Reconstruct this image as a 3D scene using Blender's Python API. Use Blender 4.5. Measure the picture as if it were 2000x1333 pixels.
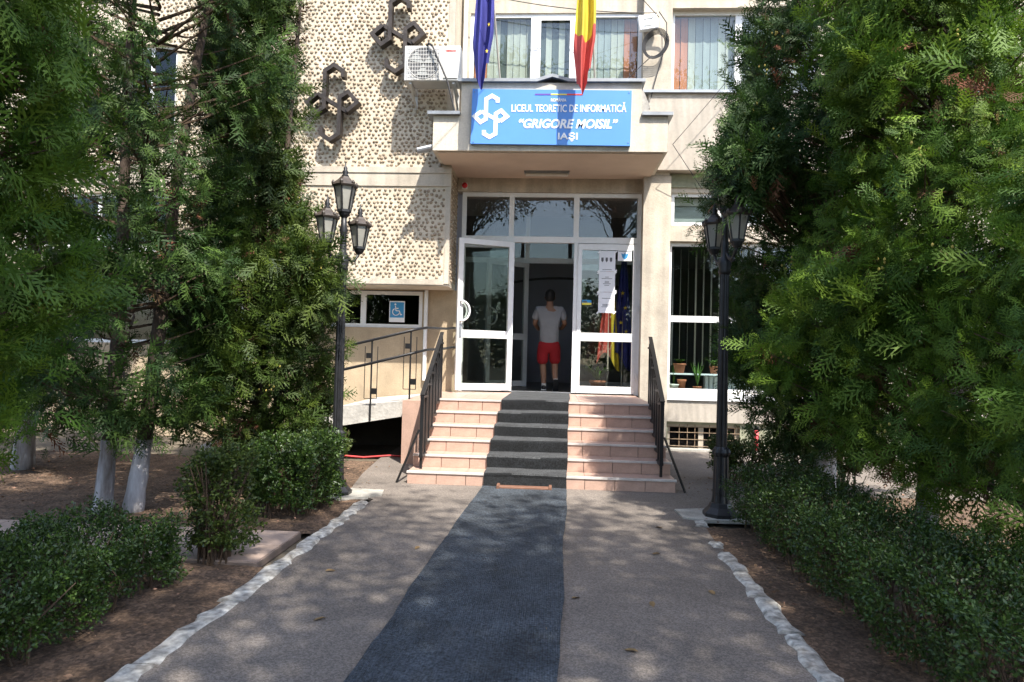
import bpy, bmesh, math, random
import numpy as np
from mathutils import Matrix, Vector

for o in list(bpy.data.objects):
    bpy.data.objects.remove(o)
S = bpy.context.scene
COL = S.collection
random.seed(7)
RNG = np.random.default_rng(11)

# ------------------------------------------------------------------ camera
PITCH, ROLL, YAW, EYE = .0227, .0249, .0583, 1.43
fw = Vector((-math.sin(YAW)*math.cos(PITCH), math.cos(YAW)*math.cos(PITCH), math.sin(PITCH)))
rt = Vector((math.cos(YAW), math.sin(YAW), 0)); up = rt.cross(fw)
rt, up = rt*math.cos(ROLL)+up*math.sin(ROLL), up*math.cos(ROLL)-rt*math.sin(ROLL)
cd = bpy.data.cameras.new('camera'); cam = bpy.data.objects.new('camera', cd); COL.objects.link(cam)
cam.matrix_world = Matrix(((rt.x, up.x, -fw.x, 0), (rt.y, up.y, -fw.y, 0), (rt.z, up.z, -fw.z, EYE), (0, 0, 0, 1)))
cd.sensor_width = 36; cd.lens = 23.994; cd.clip_start = .05; cd.clip_end = 600
cd.dof.use_dof = True; cd.dof.focus_distance = 9.5; cd.dof.aperture_fstop = 8.0
S.camera = cam

# ------------------------------------------------------------------ light
SUN = Vector((.55, -1.0, 1.7)).normalized()
w = bpy.data.worlds.new('World'); S.world = w; w.use_nodes = True
nt = w.node_tree; bg = nt.nodes['Background']
sky = nt.nodes.new('ShaderNodeTexSky'); sky.sky_type = 'NISHITA'; sky.sun_disc = False
sky.sun_elevation = math.asin(SUN.z); sky.sun_rotation = math.atan2(SUN.x, SUN.y)
sky.air_density = 1.0; sky.dust_density = 1.5; sky.ozone_density = 1.0
nt.links.new(sky.outputs[0], bg.inputs[0]); bg.inputs[1].default_value = .15
ld = bpy.data.lights.new('sun', 'SUN'); ld.energy = 3.4; ld.angle = math.radians(.53); ld.color = (1, .95, .87)
sun = bpy.data.objects.new('sun', ld); COL.objects.link(sun)
sun.rotation_euler = SUN.to_track_quat('Z', 'Y').to_euler(); sun.location = (8, -14, 24)
vs = S.view_settings; vs.view_transform = 'Standard'; vs.look = 'None'; vs.exposure = 1.62; vs.gamma = 1
vs.use_curve_mapping = False
S.cycles.max_bounces = 7; S.cycles.diffuse_bounces = 3; S.cycles.glossy_bounces = 4
S.cycles.transmission_bounces = 6; S.cycles.transparent_max_bounces = 14
S.cycles.caustics_reflective = False; S.cycles.caustics_refractive = False

# ------------------------------------------------------------------ materials
def mat(name, col, rough=.7, var=.12, scale=6., bump=0., bscale=40., metal=0., col2=None, spec=.4,
        stretch=(1, 1, 1), fine=None, tint=0., transl=0., wave=None, streak=0., speckle=None):
    m = bpy.data.materials.new(name); m.use_nodes = True
    N = m.node_tree.nodes; Lk = m.node_tree.links; b = N['Principled BSDF']
    b.inputs['Roughness'].default_value = rough; b.inputs['Metallic'].default_value = metal
    b.inputs['Specular IOR Level'].default_value = spec
    tc = N.new('ShaderNodeTexCoord'); mp = N.new('ShaderNodeMapping'); mp.inputs['Scale'].default_value = stretch
    Lk.new(tc.outputs['Object'], mp.inputs[0])
    nz = N.new('ShaderNodeTexNoise'); nz.inputs['Scale'].default_value = scale; nz.inputs['Detail'].default_value = 7
    nz.inputs['Roughness'].default_value = .62
    Lk.new(mp.outputs[0], nz.inputs['Vector'])
    c2 = col2 if col2 else tuple(c*(1-2*var) for c in col)
    rp = N.new('ShaderNodeValToRGB'); rp.color_ramp.elements[0].position = .32; rp.color_ramp.elements[1].position = .68
    rp.color_ramp.elements[0].color = (*c2, 1); rp.color_ramp.elements[1].color = (*[min(1, c*(1+.5*var)) for c in col], 1)
    Lk.new(nz.outputs[0], rp.inputs[0]); out = rp.outputs[0]
    def mul(a, fac_out, lo, hi):
        mr = N.new('ShaderNodeMapRange'); mr.inputs[1].default_value = .3; mr.inputs[2].default_value = .7
        mr.inputs[3].default_value = lo; mr.inputs[4].default_value = hi; Lk.new(fac_out, mr.inputs[0])
        mx = N.new('ShaderNodeMix'); mx.data_type = 'RGBA'; mx.blend_type = 'MULTIPLY'; mx.inputs[0].default_value = 1
        Lk.new(a, mx.inputs[6]); Lk.new(mr.outputs[0], mx.inputs[7]); return mx.outputs[2]
    if fine:
        n2 = N.new('ShaderNodeTexNoise'); n2.inputs['Scale'].default_value = fine[0]; n2.inputs['Detail'].default_value = 3
        Lk.new(mp.outputs[0], n2.inputs['Vector']); out = mul(out, n2.outputs[0], 1-fine[1], 1+fine[1]*.6)
    if streak:
        ms = N.new('ShaderNodeMapping'); ms.inputs['Scale'].default_value = (5, 5, .35); Lk.new(tc.outputs['Object'], ms.inputs[0])
        n3 = N.new('ShaderNodeTexNoise'); n3.inputs['Scale'].default_value = 1.6; n3.inputs['Detail'].default_value = 6
        Lk.new(ms.outputs[0], n3.inputs['Vector']); out = mul(out, n3.outputs[0], 1-streak, 1.03)
    if speckle:
        vo = N.new('ShaderNodeTexVoronoi'); vo.inputs['Scale'].default_value = speckle[0]; Lk.new(mp.outputs[0], vo.inputs['Vector'])
        s_ = N.new('ShaderNodeSeparateColor'); Lk.new(vo.outputs['Color'], s_.inputs[0])
        out = mul(out, s_.outputs[0], 1-speckle[1], 1+speckle[1])
    if tint:
        at = N.new('ShaderNodeAttribute'); at.attribute_name = 'tint'
        mr = N.new('ShaderNodeMapRange'); mr.inputs[3].default_value = 1-tint; mr.inputs[4].default_value = 1+tint
        Lk.new(at.outputs['Fac'], mr.inputs[0])
        mx = N.new('ShaderNodeMix'); mx.data_type = 'RGBA'; mx.blend_type = 'MULTIPLY'; mx.inputs[0].default_value = 1
        Lk.new(out, mx.inputs[6]); Lk.new(mr.outputs[0], mx.inputs[7]); out = mx.outputs[2]
        h = N.new('ShaderNodeHueSaturation'); mh = N.new('ShaderNodeMapRange'); mh.inputs[3].default_value = .506; mh.inputs[4].default_value = .466
        Lk.new(at.outputs['Fac'], mh.inputs[0]); Lk.new(mh.outputs[0], h.inputs['Hue']); Lk.new(out, h.inputs['Color']); out = h.outputs[0]
    Lk.new(out, b.inputs['Base Color'])
    hgt = None
    if wave:
        wv = N.new('ShaderNodeTexWave'); wv.bands_direction = wave[0]; wv.inputs['Scale'].default_value = wave[1]
        wv.inputs['Distortion'].default_value = wave[3] if len(wave) > 3 else .3
        Lk.new(tc.outputs['Object'], wv.inputs['Vector']); hgt = wv.outputs['Fac']
        bp = N.new('ShaderNodeBump'); bp.inputs['Strength'].default_value = .8; bp.inputs['Distance'].default_value = wave[2]
        Lk.new(hgt, bp.inputs['Height']); Lk.new(bp.outputs[0], b.inputs['Normal'])
    if bump:
        n4 = N.new('ShaderNodeTexNoise'); n4.inputs['Scale'].default_value = bscale; n4.inputs['Detail'].default_value = 5
        Lk.new(mp.outputs[0], n4.inputs['Vector'])
        b2 = N.new('ShaderNodeBump'); b2.inputs['Strength'].default_value = .9; b2.inputs['Distance'].default_value = bump
        Lk.new(n4.outputs[0], b2.inputs['Height'])
        if wave: Lk.new(bp.outputs[0], b2.inputs['Normal'])
        Lk.new(b2.outputs[0], b.inputs['Normal'])
    if transl:
        tr = N.new('ShaderNodeBsdfTranslucent'); mxs = N.new('ShaderNodeMixShader'); mxs.inputs[0].default_value = transl
        Lk.new(out, tr.inputs[0]); Lk.new(b.outputs[0], mxs.inputs[1]); Lk.new(tr.outputs[0], mxs.inputs[2])
        Lk.new(mxs.outputs[0], N['Material Output'].inputs[0])
    return m

def glass(name, tintc=(.9, .95, .94), boost=1.0, rough=0.0):
    m = bpy.data.materials.new(name); m.use_nodes = True; N = m.node_tree.nodes; Lk = m.node_tree.links
    N.remove(N['Principled BSDF'])
    t = N.new('ShaderNodeBsdfTransparent'); t.inputs[0].default_value = (*tintc, 1)
    g = N.new('ShaderNodeBsdfGlossy'); g.inputs['Roughness'].default_value = rough
    lw = N.new('ShaderNodeLayerWeight'); lw.inputs[0].default_value = .5
    pw = N.new('ShaderNodeMath'); pw.operation = 'POWER'; pw.inputs[1].default_value = 4.0; Lk.new(lw.outputs['Facing'], pw.inputs[0])
    mm = N.new('ShaderNodeMath'); mm.operation = 'MULTIPLY_ADD'; mm.inputs[1].default_value = .9; mm.inputs[2].default_value = .055*boost; mm.use_clamp = True
    Lk.new(pw.outputs[0], mm.inputs[0])
    nz = N.new('ShaderNodeTexNoise'); nz.inputs['Scale'].default_value = 1.4; tc = N.new('ShaderNodeTexCoord'); Lk.new(tc.outputs['Object'], nz.inputs['Vector'])
    bp = N.new('ShaderNodeBump'); bp.inputs['Strength'].default_value = .25; bp.inputs['Distance'].default_value = .01
    Lk.new(nz.outputs[0], bp.inputs['Height']); Lk.new(bp.outputs[0], g.inputs['Normal'])
    mx = N.new('ShaderNodeMixShader'); Lk.new(mm.outputs[0], mx.inputs[0]); Lk.new(t.outputs[0], mx.inputs[1]); Lk.new(g.outputs[0], mx.inputs[2])
    Lk.new(mx.outputs[0], N['Material Output'].inputs[0]); return m

M = dict(
    soil=mat('soil', (.15, .095, .06), .95, .3, 3, .03, 22, fine=(60, .4), speckle=(55, .3)),
    asphalt=mat('asphalt', (.200, .170, .144), .88, .17, 1.1, .004, 160, fine=(170, .3), speckle=(120, .22)),
    chalk=mat('kerb_paint', (.52, .50, .45),   .9, .3, 9, .014, 24, fine=(22, .55), col2=(.26, .235, .20)),
    pad=mat('concrete_pad', (.42, .40, .35), .9, .2, 5, .004, 60, fine=(90, .2)),
    paver=mat('paver', (.40, .30, .24), .8, .12, 4, .002, 80, fine=(90, .12)),
    runner=mat('runner', (.072, .086, .102), .95, .26, 2.6, .006, 110, fine=(75, .75), wave=('X', 26, .006, .6)),
    sunlit_tread=mat('sunlit_runner', (.085, .088, .09), .95, .2, 5, .006, 110, fine=(80, .7), wave=('X', 26, .006, .6)),  # sun on the treads painted as a paler carpet colour
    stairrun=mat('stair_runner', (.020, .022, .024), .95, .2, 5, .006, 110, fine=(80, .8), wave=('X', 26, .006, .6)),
    cream=mat('cream_render', (.57, .50, .40), .9, .15, 1.5, .004, 60, streak=.22, fine=(40, .08)),
    cream2=mat('cream_fluted', (.60, .53, .44), .9, .08, 1.8, 0, streak=.12, wave=('X', 17, .012, .4), fine=(30, .06)),
    ochre=mat('ochre_render', (.46, .36, .24), .9, .14, 2, .004, 50, streak=.1, fine=(50, .1)),
    mortar=mat('pebble_mortar', (.60, .52, .40), .95, .10, 3, .006, 35, streak=.1, fine=(50, .1)),
    pebble=mat('pebble_nubs', (.36, .285, .20), .85, .22, 14, .002, 90),
    greenish=mat('green_lintel', (.34, .35, .24), .9, .2, 3, .004, 40, streak=.2),
    fascia=mat('canopy_render', (.60, .54, .44), .9, .09, 2, .003, 50, streak=.16, fine=(40, .08)),
    soffit=mat('soffit_paint', (.58, .46, .36), .9, .08, 1.2, .002, 30),
    zinc=mat('zinc_capping', (.32, .34, .36), .45, .12, 6, metal=.6),
    pvc=mat('white_pvc', (.80, .80, .79), .3, .03, 2, fine=(20, .04)),
    tile=mat('pink_tile', (.48, .32, .25), .45, .09, 7, .001, 60, fine=(60, .08)),
    grout=mat('grout', (.20, .15, .12), .95, .15, 8),
    nosing=mat('nosing', (.58, .54, .50), .4, .1, 9),
    concrete=mat('concrete', (.55, .52, .47), .9, .16, 3, .006, 30, streak=.15, fine=(30, .12)),
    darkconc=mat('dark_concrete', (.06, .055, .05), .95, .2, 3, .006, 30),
    iron=mat('black_iron', (.014, .014, .015), .42, .2, 12, .0008, 60),
    lampiron=mat('lamp_iron', (.022, .022, .024), .42, .25, 14, .001, 70),
    bronze=mat('bronze_paint', (.06, .045, .035), .5, .25, 16, .002, 50, col2=(.03, .024, .02)),
    frost=mat('lantern_glass', (.62, .60, .53), .25, .1, 4, transl=.5),
    steel=mat('dark_steel', (.05, .040, .034), .5, .35, 9, .002, 40, col2=(.022, .018, .016), metal=.3),
    blue=mat('sign_blue', (.10, .27, .66), .35, .03, 1.5),
    white=mat('white_paint', (.85, .85, .85), .5, .02, 3),
    paper=mat('paper', (.80, .81, .84), .8, .03, 5),
    ink=mat('ink', (.12, .12, .13), .8, .1, 9),
    signblue=mat('access_blue', (.05, .28, .55), .5, .03, 3),
    yellow=mat('yellow_cloth', (.72, .56, .06), .8, .08, 5, transl=.25),
    red=mat('red_cloth', (.62, .10, .085), .8, .08, 5, transl=.25),
    rblue=mat('flag_blue', (.055, .060, .30), .8, .1, 5, transl=.25),
    star=mat('star_gold', (.80, .55, .05), .7, .05, 5),
    purple=mat('sign_purple', (.12, .06, .35), .5, .02, 3), signyellow=mat('sign_yellow', (.78, .66, .10), .5, .02, 3),
    signred=mat('sign_red', (.72, .06, .05), .5, .02, 3),
    pole=mat('flag_pole', (.50, .46, .40), .4, .1, 9),
    acwhite=mat('ac_casing', (.58, .57, .54), .4, .05, 3, streak=.06),
    acdark=mat('ac_dark', (.16, .16, .16), .6, .1, 8),
    rubber=mat('cable_black', (.018, .018, .02), .6, .1, 9),
    slat_beige=mat('slat_beige', (.47, .44, .38), .8, .06, 3), slat_grey=mat('slat_grey', (.33, .34, .33), .8, .06, 3),
    slat_orange=mat('slat_orange', (.55, .20, .11), .8, .06, 3), slat_dark=mat('slat_dark', (.09, .10, .09), .8, .06, 3),
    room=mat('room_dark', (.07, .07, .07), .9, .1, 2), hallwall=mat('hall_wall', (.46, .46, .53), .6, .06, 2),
    hallfloor=mat('hall_floor', (.10, .095, .09), .3, .1, 4), hallceil=mat('hall_ceiling', (.34, .32, .32), .8, .05, 2),
    terracotta=mat('terracotta', (.38, .14, .07), .8, .15, 8), potwhite=mat('pot_white', (.62, .60, .54), .5, .1, 8),
    radiator=mat('radiator', (.68, .72, .72), .4, .04, 5),
    leafpot=mat('pot_leaf', (.09, .19, .03), .6, .25, 9, transl=.3),
    wood=mat('brown_plank', (.22, .11, .07), .6, .2, 12, stretch=(1, 8, 8)),
    bark=mat('bark', (.085, .060, .045), .95, .3, 9, .02, 28, stretch=(1, 1, .25)),
    lime=mat('limewash', (.44, .43, .44), .95, .3, 9, .02, 26, stretch=(1, 1, .22), col2=(.12, .095, .08)),
    twig=mat('twig', (.10, .065, .04), .9, .25, 12),
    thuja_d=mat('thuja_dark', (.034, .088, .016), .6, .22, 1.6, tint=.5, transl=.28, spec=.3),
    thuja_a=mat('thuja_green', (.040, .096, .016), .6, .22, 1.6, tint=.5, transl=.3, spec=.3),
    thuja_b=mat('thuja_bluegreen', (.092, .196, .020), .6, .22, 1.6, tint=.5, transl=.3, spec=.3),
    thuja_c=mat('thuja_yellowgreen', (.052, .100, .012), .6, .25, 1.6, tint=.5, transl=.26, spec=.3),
    dead=mat('dead_spray', (.16, .085, .035), .9, .3, 3, tint=.5, transl=.2),
    cone=mat('thuja_cone', (.42, .34, .08), .8, .2, 20),
    box_a=mat('hedge_leaf', (.044, .100, .016), .42, .25, 3, tint=.55, transl=.15, spec=.45),
    box_b=mat('hedge_leaf_light', (.062, .105, .018), .5, .25, 3, tint=.5, transl=.22, spec=.4),
    leaf=mat('broadleaf', (.06, .12, .025), .5, .25, 1, tint=.5, transl=.3),
    dry=mat('dry_leaf', (.25, .16, .07), .8, .25, 30), litter=mat('litter', (.24, .16, .09), .95, .3, 20, tint=.5),
    skin=mat('skin', (.30, .16, .10), .55, .08, 9), hair=mat('hair', (.012, .010, .009), .6, .2, 40),
    shirt=mat('grey_shirt', (.30, .30, .31), .9, .06, 6, .003, 14), shorts=mat('red_shorts', (.33, .012, .018), .85, .1, 6, .003, 14),
    shoe=mat('black_shoe', (.02, .02, .022), .6, .1, 9), sole=mat('white_sole', (.72, .72, .70), .6, .05, 9),
    hose=mat('red_hose', (.50, .04, .04), .5, .1, 9), redpipe=mat('red_pipe', (.62, .06, .07), .45, .08, 9),
    siren=mat('siren_red', (.55, .02, .03), .3, .05, 9), lampcover=mat('lamp_cover', (.62, .58, .5), .4, .05, 9),
    rust=mat('rusty_bars', (.28, .20, .13), .8, .3, 18), ground=mat('far_ground', (.16, .13, .09), .95, .25, .8, .02, 12, fine=(20, .3)),
    glass=glass('window_glass'), doorglass=glass('door_glass', (.86, .89, .87), .9), darkglass=glass('tinted_glass', (.45, .47, .47), .8),
)

# ------------------------------------------------------------------ builders
WORLD = {}
class MB:
    def __init__(s): s.v = []; s.f = []
    def add(s, vs_, fs_):
        n = len(s.v); s.v += [tuple(p) for p in vs_]; s.f += [tuple(i+n for i in q) for q in fs_]; return s
    def box(s, x0, x1, y0, y1, z0, z1):
        return s.add([(x0, y0, z0), (x1, y0, z0), (x1, y1, z0), (x0, y1, z0), (x0, y0, z1), (x1, y0, z1), (x1, y1, z1), (x0, y1, z1)],
                     [(0, 3, 2, 1), (4, 5, 6, 7), (0, 1, 5, 4), (1, 2, 6, 5), (2, 3, 7, 6), (3, 0, 4, 7)])
    def bar(s, a, b, w_, d_, upv=(0, 0, 1)):
        a, b = Vector(a), Vector(b); t = (b-a).normalized(); u_ = Vector(upv)
        if abs(t.dot(u_)) > .98: u_ = Vector((0, 1, 0))
        x = t.cross(u_).normalized()*w_*.5; y = x.cross(t).normalized()*d_*.5
        P = [a-x-y, a+x-y, a+x+y, a-x+y, b-x-y, b+x-y, b+x+y, b-x+y]
        return s.add(P, [(0, 1, 2, 3), (7, 6, 5, 4), (0, 4, 5, 1), (1, 5, 6, 2), (2, 6, 7, 3), (3, 7, 4, 0)])
    def tube(s, pts, r, n=8, cap=True):
        pts = [Vector(p) for p in pts]; rs = r if isinstance(r, (list, tuple)) else [r]*len(pts)
        base = len(s.v); ref = None; rings = []
        for i, p in enumerate(pts):
            t = (pts[min(i+1, len(pts)-1)]-pts[max(i-1, 0)]).normalized()
            if ref is None: ref = t.orthogonal().normalized()
            ref = (ref-t*ref.dot(t)).normalized(); bi = t.cross(ref)
            ring = []
            for k in range(n):
                a = 2*math.pi*k/n; s.v.append(tuple(p+(ref*math.cos(a)+bi*math.sin(a))*rs[i])); ring.append(len(s.v)-1)
            rings.append(ring)
        for A, B in zip(rings, rings[1:]):
            for k in range(n): s.f.append((A[k], A[(k+1) % n], B[(k+1) % n], B[k]))
        if cap: s.f.append(tuple(reversed(rings[0]))); s.f.append(tuple(rings[-1]))
        return s
    def lathe(s, prof, c=(0, 0, 0), n=16, flute=0):
        rings = []
        for (r, z) in prof:
            ring = []
            for k in range(n):
                a = 2*math.pi*(k+.5)/n; rr = r*(1-flute*(k % 2))
                s.v.append((c[0]+rr*math.cos(a), c[1]+rr*math.sin(a), c[2]+z)); ring.append(len(s.v)-1)
            rings.append(ring)
        for A, B in zip(rings, rings[1:]):
            for k in range(n): s.f.append((A[k], A[(k+1) % n], B[(k+1) % n], B[k]))
        s.f.append(tuple(reversed(rings[0]))); s.f.append(tuple(rings[-1])); return s
    def prism(s, poly, y0, y1):           # poly in XZ, extruded along Y
        n = len(poly); P = [(x, y0, z) for x, z in poly]+[(x, y1, z) for x, z in poly]
        F = [tuple(range(n)), tuple(reversed(range(n, 2*n)))]+[(i, i+n, (i+1) % n+n, (i+1) % n) for i in range(n)]
        return s.add(P, F)
    def slab(s, poly, z0, z1):            # poly in XY, extruded along Z
        n = len(poly); P = [(x, y, z0) for x, y in poly]+[(x, y, z1) for x, y in poly]
        F = [tuple(reversed(range(n))), tuple(range(n, 2*n))]+[(i, (i+1) % n, (i+1) % n+n, i+n) for i in range(n)]
        return s.add(P, F)
    def build(s, name, m, parent=None, smooth=False, bevel=0):
        me = bpy.data.meshes.new(name); me.from_pydata(s.v, [], s.f)
        bm = bmesh.new(); bm.from_mesh(me); bmesh.ops.recalc_face_normals(bm, faces=bm.faces)
        if bevel: bmesh.ops.bevel(bm, geom=list(bm.edges), offset=bevel, segments=1, affect='EDGES', clamp_overlap=True)
        bm.to_mesh(me); bm.free()
        return link(name, me, m, parent, smooth)
def link(name, me, m, parent=None, smooth=False):
    o = bpy.data.objects.new(name, me); COL.objects.link(o)
    if m is not None: me.materials.append(M[m] if isinstance(m, str) else m)
    if smooth: me.polygons.foreach_set('use_smooth', [True]*len(me.polygons))
    if parent is not None: attach(o, parent)
    return o
def attach(o, parent):
    o.parent = parent
    o.matrix_parent_inverse = Matrix.Translation(-Vector(WORLD.get(parent.name, (0, 0, 0))))
def tag(o, label, cat, group=None):
    o['label'] = label; o['category'] = cat
    if group: o['group'] = group
    return o
def thing(name, label, cat, loc=(0, 0, 0), group=None):
    o = bpy.data.objects.new(name, None); COL.objects.link(o); o.location = loc; o.empty_display_size = .2
    WORLD[o.name] = tuple(loc); return tag(o, label, cat, group)
def struct(o): o['kind'] = 'structure'; return o
def stuff(o): o['kind'] = 'stuff'; return o
def box(name, m, parent, *a, bevel=0): return MB().box(*a).build(name, m, parent, bevel=bevel)
def copy_tree(o, loc=None, rotz=0, parent=None):
    c = o.copy(); COL.objects.link(c)
    if parent is not None: c.parent = parent
    if loc is not None: c.location = loc; c.rotation_euler = (0, 0, rotz)
    for ch in list(o.children): copy_tree(ch, parent=c)
    return c
def arrays_mesh(name, V, F, tint=None):
    V = np.asarray(V, np.float32).reshape(-1, 3); F = np.asarray(F, np.int32); k = F.shape[1]; n = len(F)
    me = bpy.data.meshes.new(name); me.vertices.add(len(V)); me.vertices.foreach_set('co', V.ravel())
    me.loops.add(n*k); me.loops.foreach_set('vertex_index', F.ravel())
    me.polygons.add(n); me.polygons.foreach_set('loop_start', np.arange(0, n*k, k, dtype=np.int32))
    if tint is not None:
        a = me.attributes.new('tint', 'FLOAT', 'POINT'); a.data.foreach_set('value', np.asarray(tint, np.float32))
    me.update(calc_edges=True); return me
def hole_wall(x0, x1, z0, z1, y0, y1, holes):
    xs = sorted({x0, x1, *[min(max(h[i], x0), x1) for h in holes for i in (0, 1)]}); zs = sorted({z0, z1, *[min(max(h[i], z0), z1) for h in holes for i in (2, 3)]})
    def solid(i, j):
        if i < 0 or j < 0 or i >= len(xs)-1 or j >= len(zs)-1: return False
        cx, cz = (xs[i]+xs[i+1])/2, (zs[j]+zs[j+1])/2
        return not any(h[0] < cx < h[1] and h[2] < cz < h[3] for h in holes)
    m = MB()
    for i in range(len(xs)-1):
        for j in range(len(zs)-1):
            if not solid(i, j): continue
            a, b, c, d = xs[i], xs[i+1], zs[j], zs[j+1]
            q = lambda P: m.add(P, [(0, 1, 2, 3)])
            q([(a, y0, c), (b, y0, c), (b, y0, d), (a, y0, d)]); q([(b, y1, c), (a, y1, c), (a, y1, d), (b, y1, d)])
            if not solid(i-1, j): q([(a, y1, c), (a, y0, c), (a, y0, d), (a, y1, d)])
            if not solid(i+1, j): q([(b, y0, c), (b, y1, c), (b, y1, d), (b, y0, d)])
            if not solid(i, j-1): q([(a, y0, c), (a, y1, c), (b, y1, c), (b, y0, c)])
            if not solid(i, j+1): q([(a, y0, d), (b, y0, d), (b, y1, d), (a, y1, d)])
    return m
def wall(name, m, parent, *a):
    mb = hole_wall(*a); me = bpy.data.meshes.new(name); me.from_pydata(mb.v, [], mb.f)
    return link(name, me, m, parent)
def frame_mb(x0, x1, z0, z1, y0, y1, t, vs_=(), hs=(), tm=None):
    tm = tm or t*.8; m = MB()
    m.box(x0, x0+t, y0, y1, z0, z1); m.box(x1-t, x1, y0, y1, z0, z1)
    m.box(x0+t, x1-t, y0, y1, z0, z0+t); m.box(x0+t, x1-t, y0, y1, z1-t, z1)
    for x in vs_: m.box(x-tm/2, x+tm/2, y0+.004, y1-.004, z0+t, z1-t)
    ed = [x0+t]+sorted(vs_)+[x1-t]
    for z in hs:
        for k in range(len(ed)-1):
            a = ed[k]+(tm/2 if k else 0); b = ed[k+1]-(tm/2 if k < len(ed)-2 else 0)
            m.box(a, b, y0+.004, y1-.004, z-tm/2, z+tm/2)
    return m

# ------------------------------------------------------------------ ground
z_as = .004
g = MB().add([(-150, -150, -.05), (150, -150, -.05), (150, 150, -.05), (-150, 150, -.05)], [(0, 1, 2, 3)]).build('ground', 'ground'); struct(g)
def wob(a, b, n, amp, axis=1):
    out = []
    for i in range(n+1):
        t = i/n; p = [a[0]+(b[0]-a[0])*t, a[1]+(b[1]-a[1])*t]; p[1-axis] += random.uniform(-amp, amp); out.append(tuple(p))
    return out
soilm = MB()
nx, ny = 120, 120
def soil_patch(name, x0, x1, y0, y1, h):
    nx, ny = int((x1-x0)/.06), int((y1-y0)/.06)
    X, Y = np.meshgrid(np.linspace(x0, x1, nx), np.linspace(y0, y1, ny), indexing='ij')
    Z = h-.012+RNG.normal(0, .004, X.shape)+.006*np.sin(X*3.1+1)*np.sin(Y*2.3); Z -= .010*np.clip(1-np.minimum(np.abs(X-x0), np.abs(X-x1))/.12, 0, 1)*(np.minimum(np.abs(X+1.8), np.abs(X-1.22)) < .3)
    V = np.stack([X, Y, Z], -1).reshape(-1, 3); i = np.arange(nx*ny).reshape(nx, ny)
    F = np.stack([i[:-1, :-1], i[1:, :-1], i[1:, 1:], i[:-1, 1:]], -1).reshape(-1, 4)
    return struct(link(name, arrays_mesh(name, V, F), 'soil', smooth=True))
soil_patch('soil_bed_left_near', -7, -1.80, -1, 4.46, .012); soil_patch('soil_bed_left_far', -7, -1.78, 5.30, 6.62, .012)
soil_patch('soil_bed_left_back', -7, -2.02, 6.62, 9.0, .005); soil_patch('soil_bed_right', 1.22, 6, -1, 6.02, .012); soil_patch('soil_bed_right_back', 1.78, 6, 6.02, 8.6, .01)
left_edge = wob((-1.80, -6), (-1.74, 6.4), 60, .025)
poly = left_edge+[(-1.70, 6.60), (-2.05, 6.95), (-2.2, 8.0), (-2.3, 9.2), (-2.3, 11.2), (9, 11.2), (9, 7.9), (2.3, 7.6), (1.85, 6.85), (1.42, 6.62)]+list(reversed(wob((1.22, -6), (1.34, 6.2), 50, .02)))
as_ = MB().slab(poly, -.02, z_as).build('asphalt_path', 'asphalt'); struct(as_)
# worn scuff marks in chalk-grey on the asphalt
def kerb(name, stones):
    k = bpy.data.objects.new(name, None); COL.objects.link(k); struct(k); WORLD[k.name] = (0, 0, 0)
    for (x0, x1, y0, y1, dx) in stones:
        n = max(3, int((y1-y0)/.09)); P = []
        inner = [(x1+dx*i/n+random.uniform(-.022, .020), y0+.008+(y1-y0-.016)*i/n) for i in range(n+1)]
        outer = [(x0+dx*i/n+random.uniform(-.022, .022), y0+.008+(y1-y0-.016)*i/n) for i in range(n+1)]
        m = MB(); zt = .017+random.uniform(-.006, .008)
        for ring, z, ins in ((0, -.04, 0), (1, zt-.014, 0), (2, zt, .02)):
            for (x, y) in inner: m.v.append((x-ins, y, z+random.uniform(-.005, .005)))
            for (x, y) in outer: m.v.append((x+ins, y, z+random.uniform(-.005, .005)))
        c = n+1
        for r in range(2):
            a = r*2*c; b = (r+1)*2*c
            for i in range(n):
                m.f += [(a+i, a+i+1, b+i+1, b+i), (a+c+i+1, a+c+i, b+c+i, b+c+i+1)]
            m.f += [(a, b, b+c, a+c), (a+n, a+c+n, b+c+n, b+n)]
        t = 4*c
        for i in range(n): m.f.append((t+i, t+i+1, t+c+i+1, t+c+i))
        m.build('kerb_stone', 'chalk', k)
    return k
ys = [-1, .1, 1.2, 2.1, 3.0, 3.8, 4.5, 5.15, 5.8, 6.45]
kerb('kerb_left', [(-1.925+.016*(a+1), -1.765+.012*(a+1)-.004*a, a, b, .012) for a, b in zip(ys, ys[1:])])
ys = [-1, .2, 1.3, 2.3, 3.1, 3.7, 4.25, 4.75, 5.2]
kerb('kerb_right', [(1.165+.018*a, 1.165+.018*a+.12, a, b-random.uniform(0, .05), .012) for a, b in zip(ys, ys[1:])]+[(1.27, 1.36, 5.33, 5.47, 0), (1.28, 1.39, 6.0, 6.22, 0)])
pv = bpy.data.objects.new('tile_path', None); COL.objects.link(pv); struct(pv); WORLD[pv.name] = (0, 0, 0)
box('mortar_bed', 'grout', pv, -7.9, -1.93, 4.48, 5.29, -.04, .006)
for i in range(15):
    for j in range(2):
        a = -1.935-(i+1)*.395; b = 4.485+j*.402
        box('paving_tile', 'paver', pv, a+.004, a+.391, b+.004, b+.398, -.01, .014+random.uniform(0, .003))
for nm, P in (('lamp_pad_left', [(-2.35, 6.55), (-1.95, 6.50), (-1.66, 6.78), (-1.70, 7.02), (-2.32, 7.05)]), ('lamp_pad_right', [(1.22, 6.28), (1.40, 6.20), (1.86, 6.22), (1.88, 6.64), (1.52, 6.70), (1.20, 6.60)])):
    struct(MB().slab(P, -.01, .019).build(nm, 'pad'))

# ------------------------------------------------------------------ building
B = thing('school_building', 'cream school building with pebbled wall, entrance canopy and white-framed windows', 'building', (0, 11.3, 0))
YP, XC = 10.5, -1.63
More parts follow.
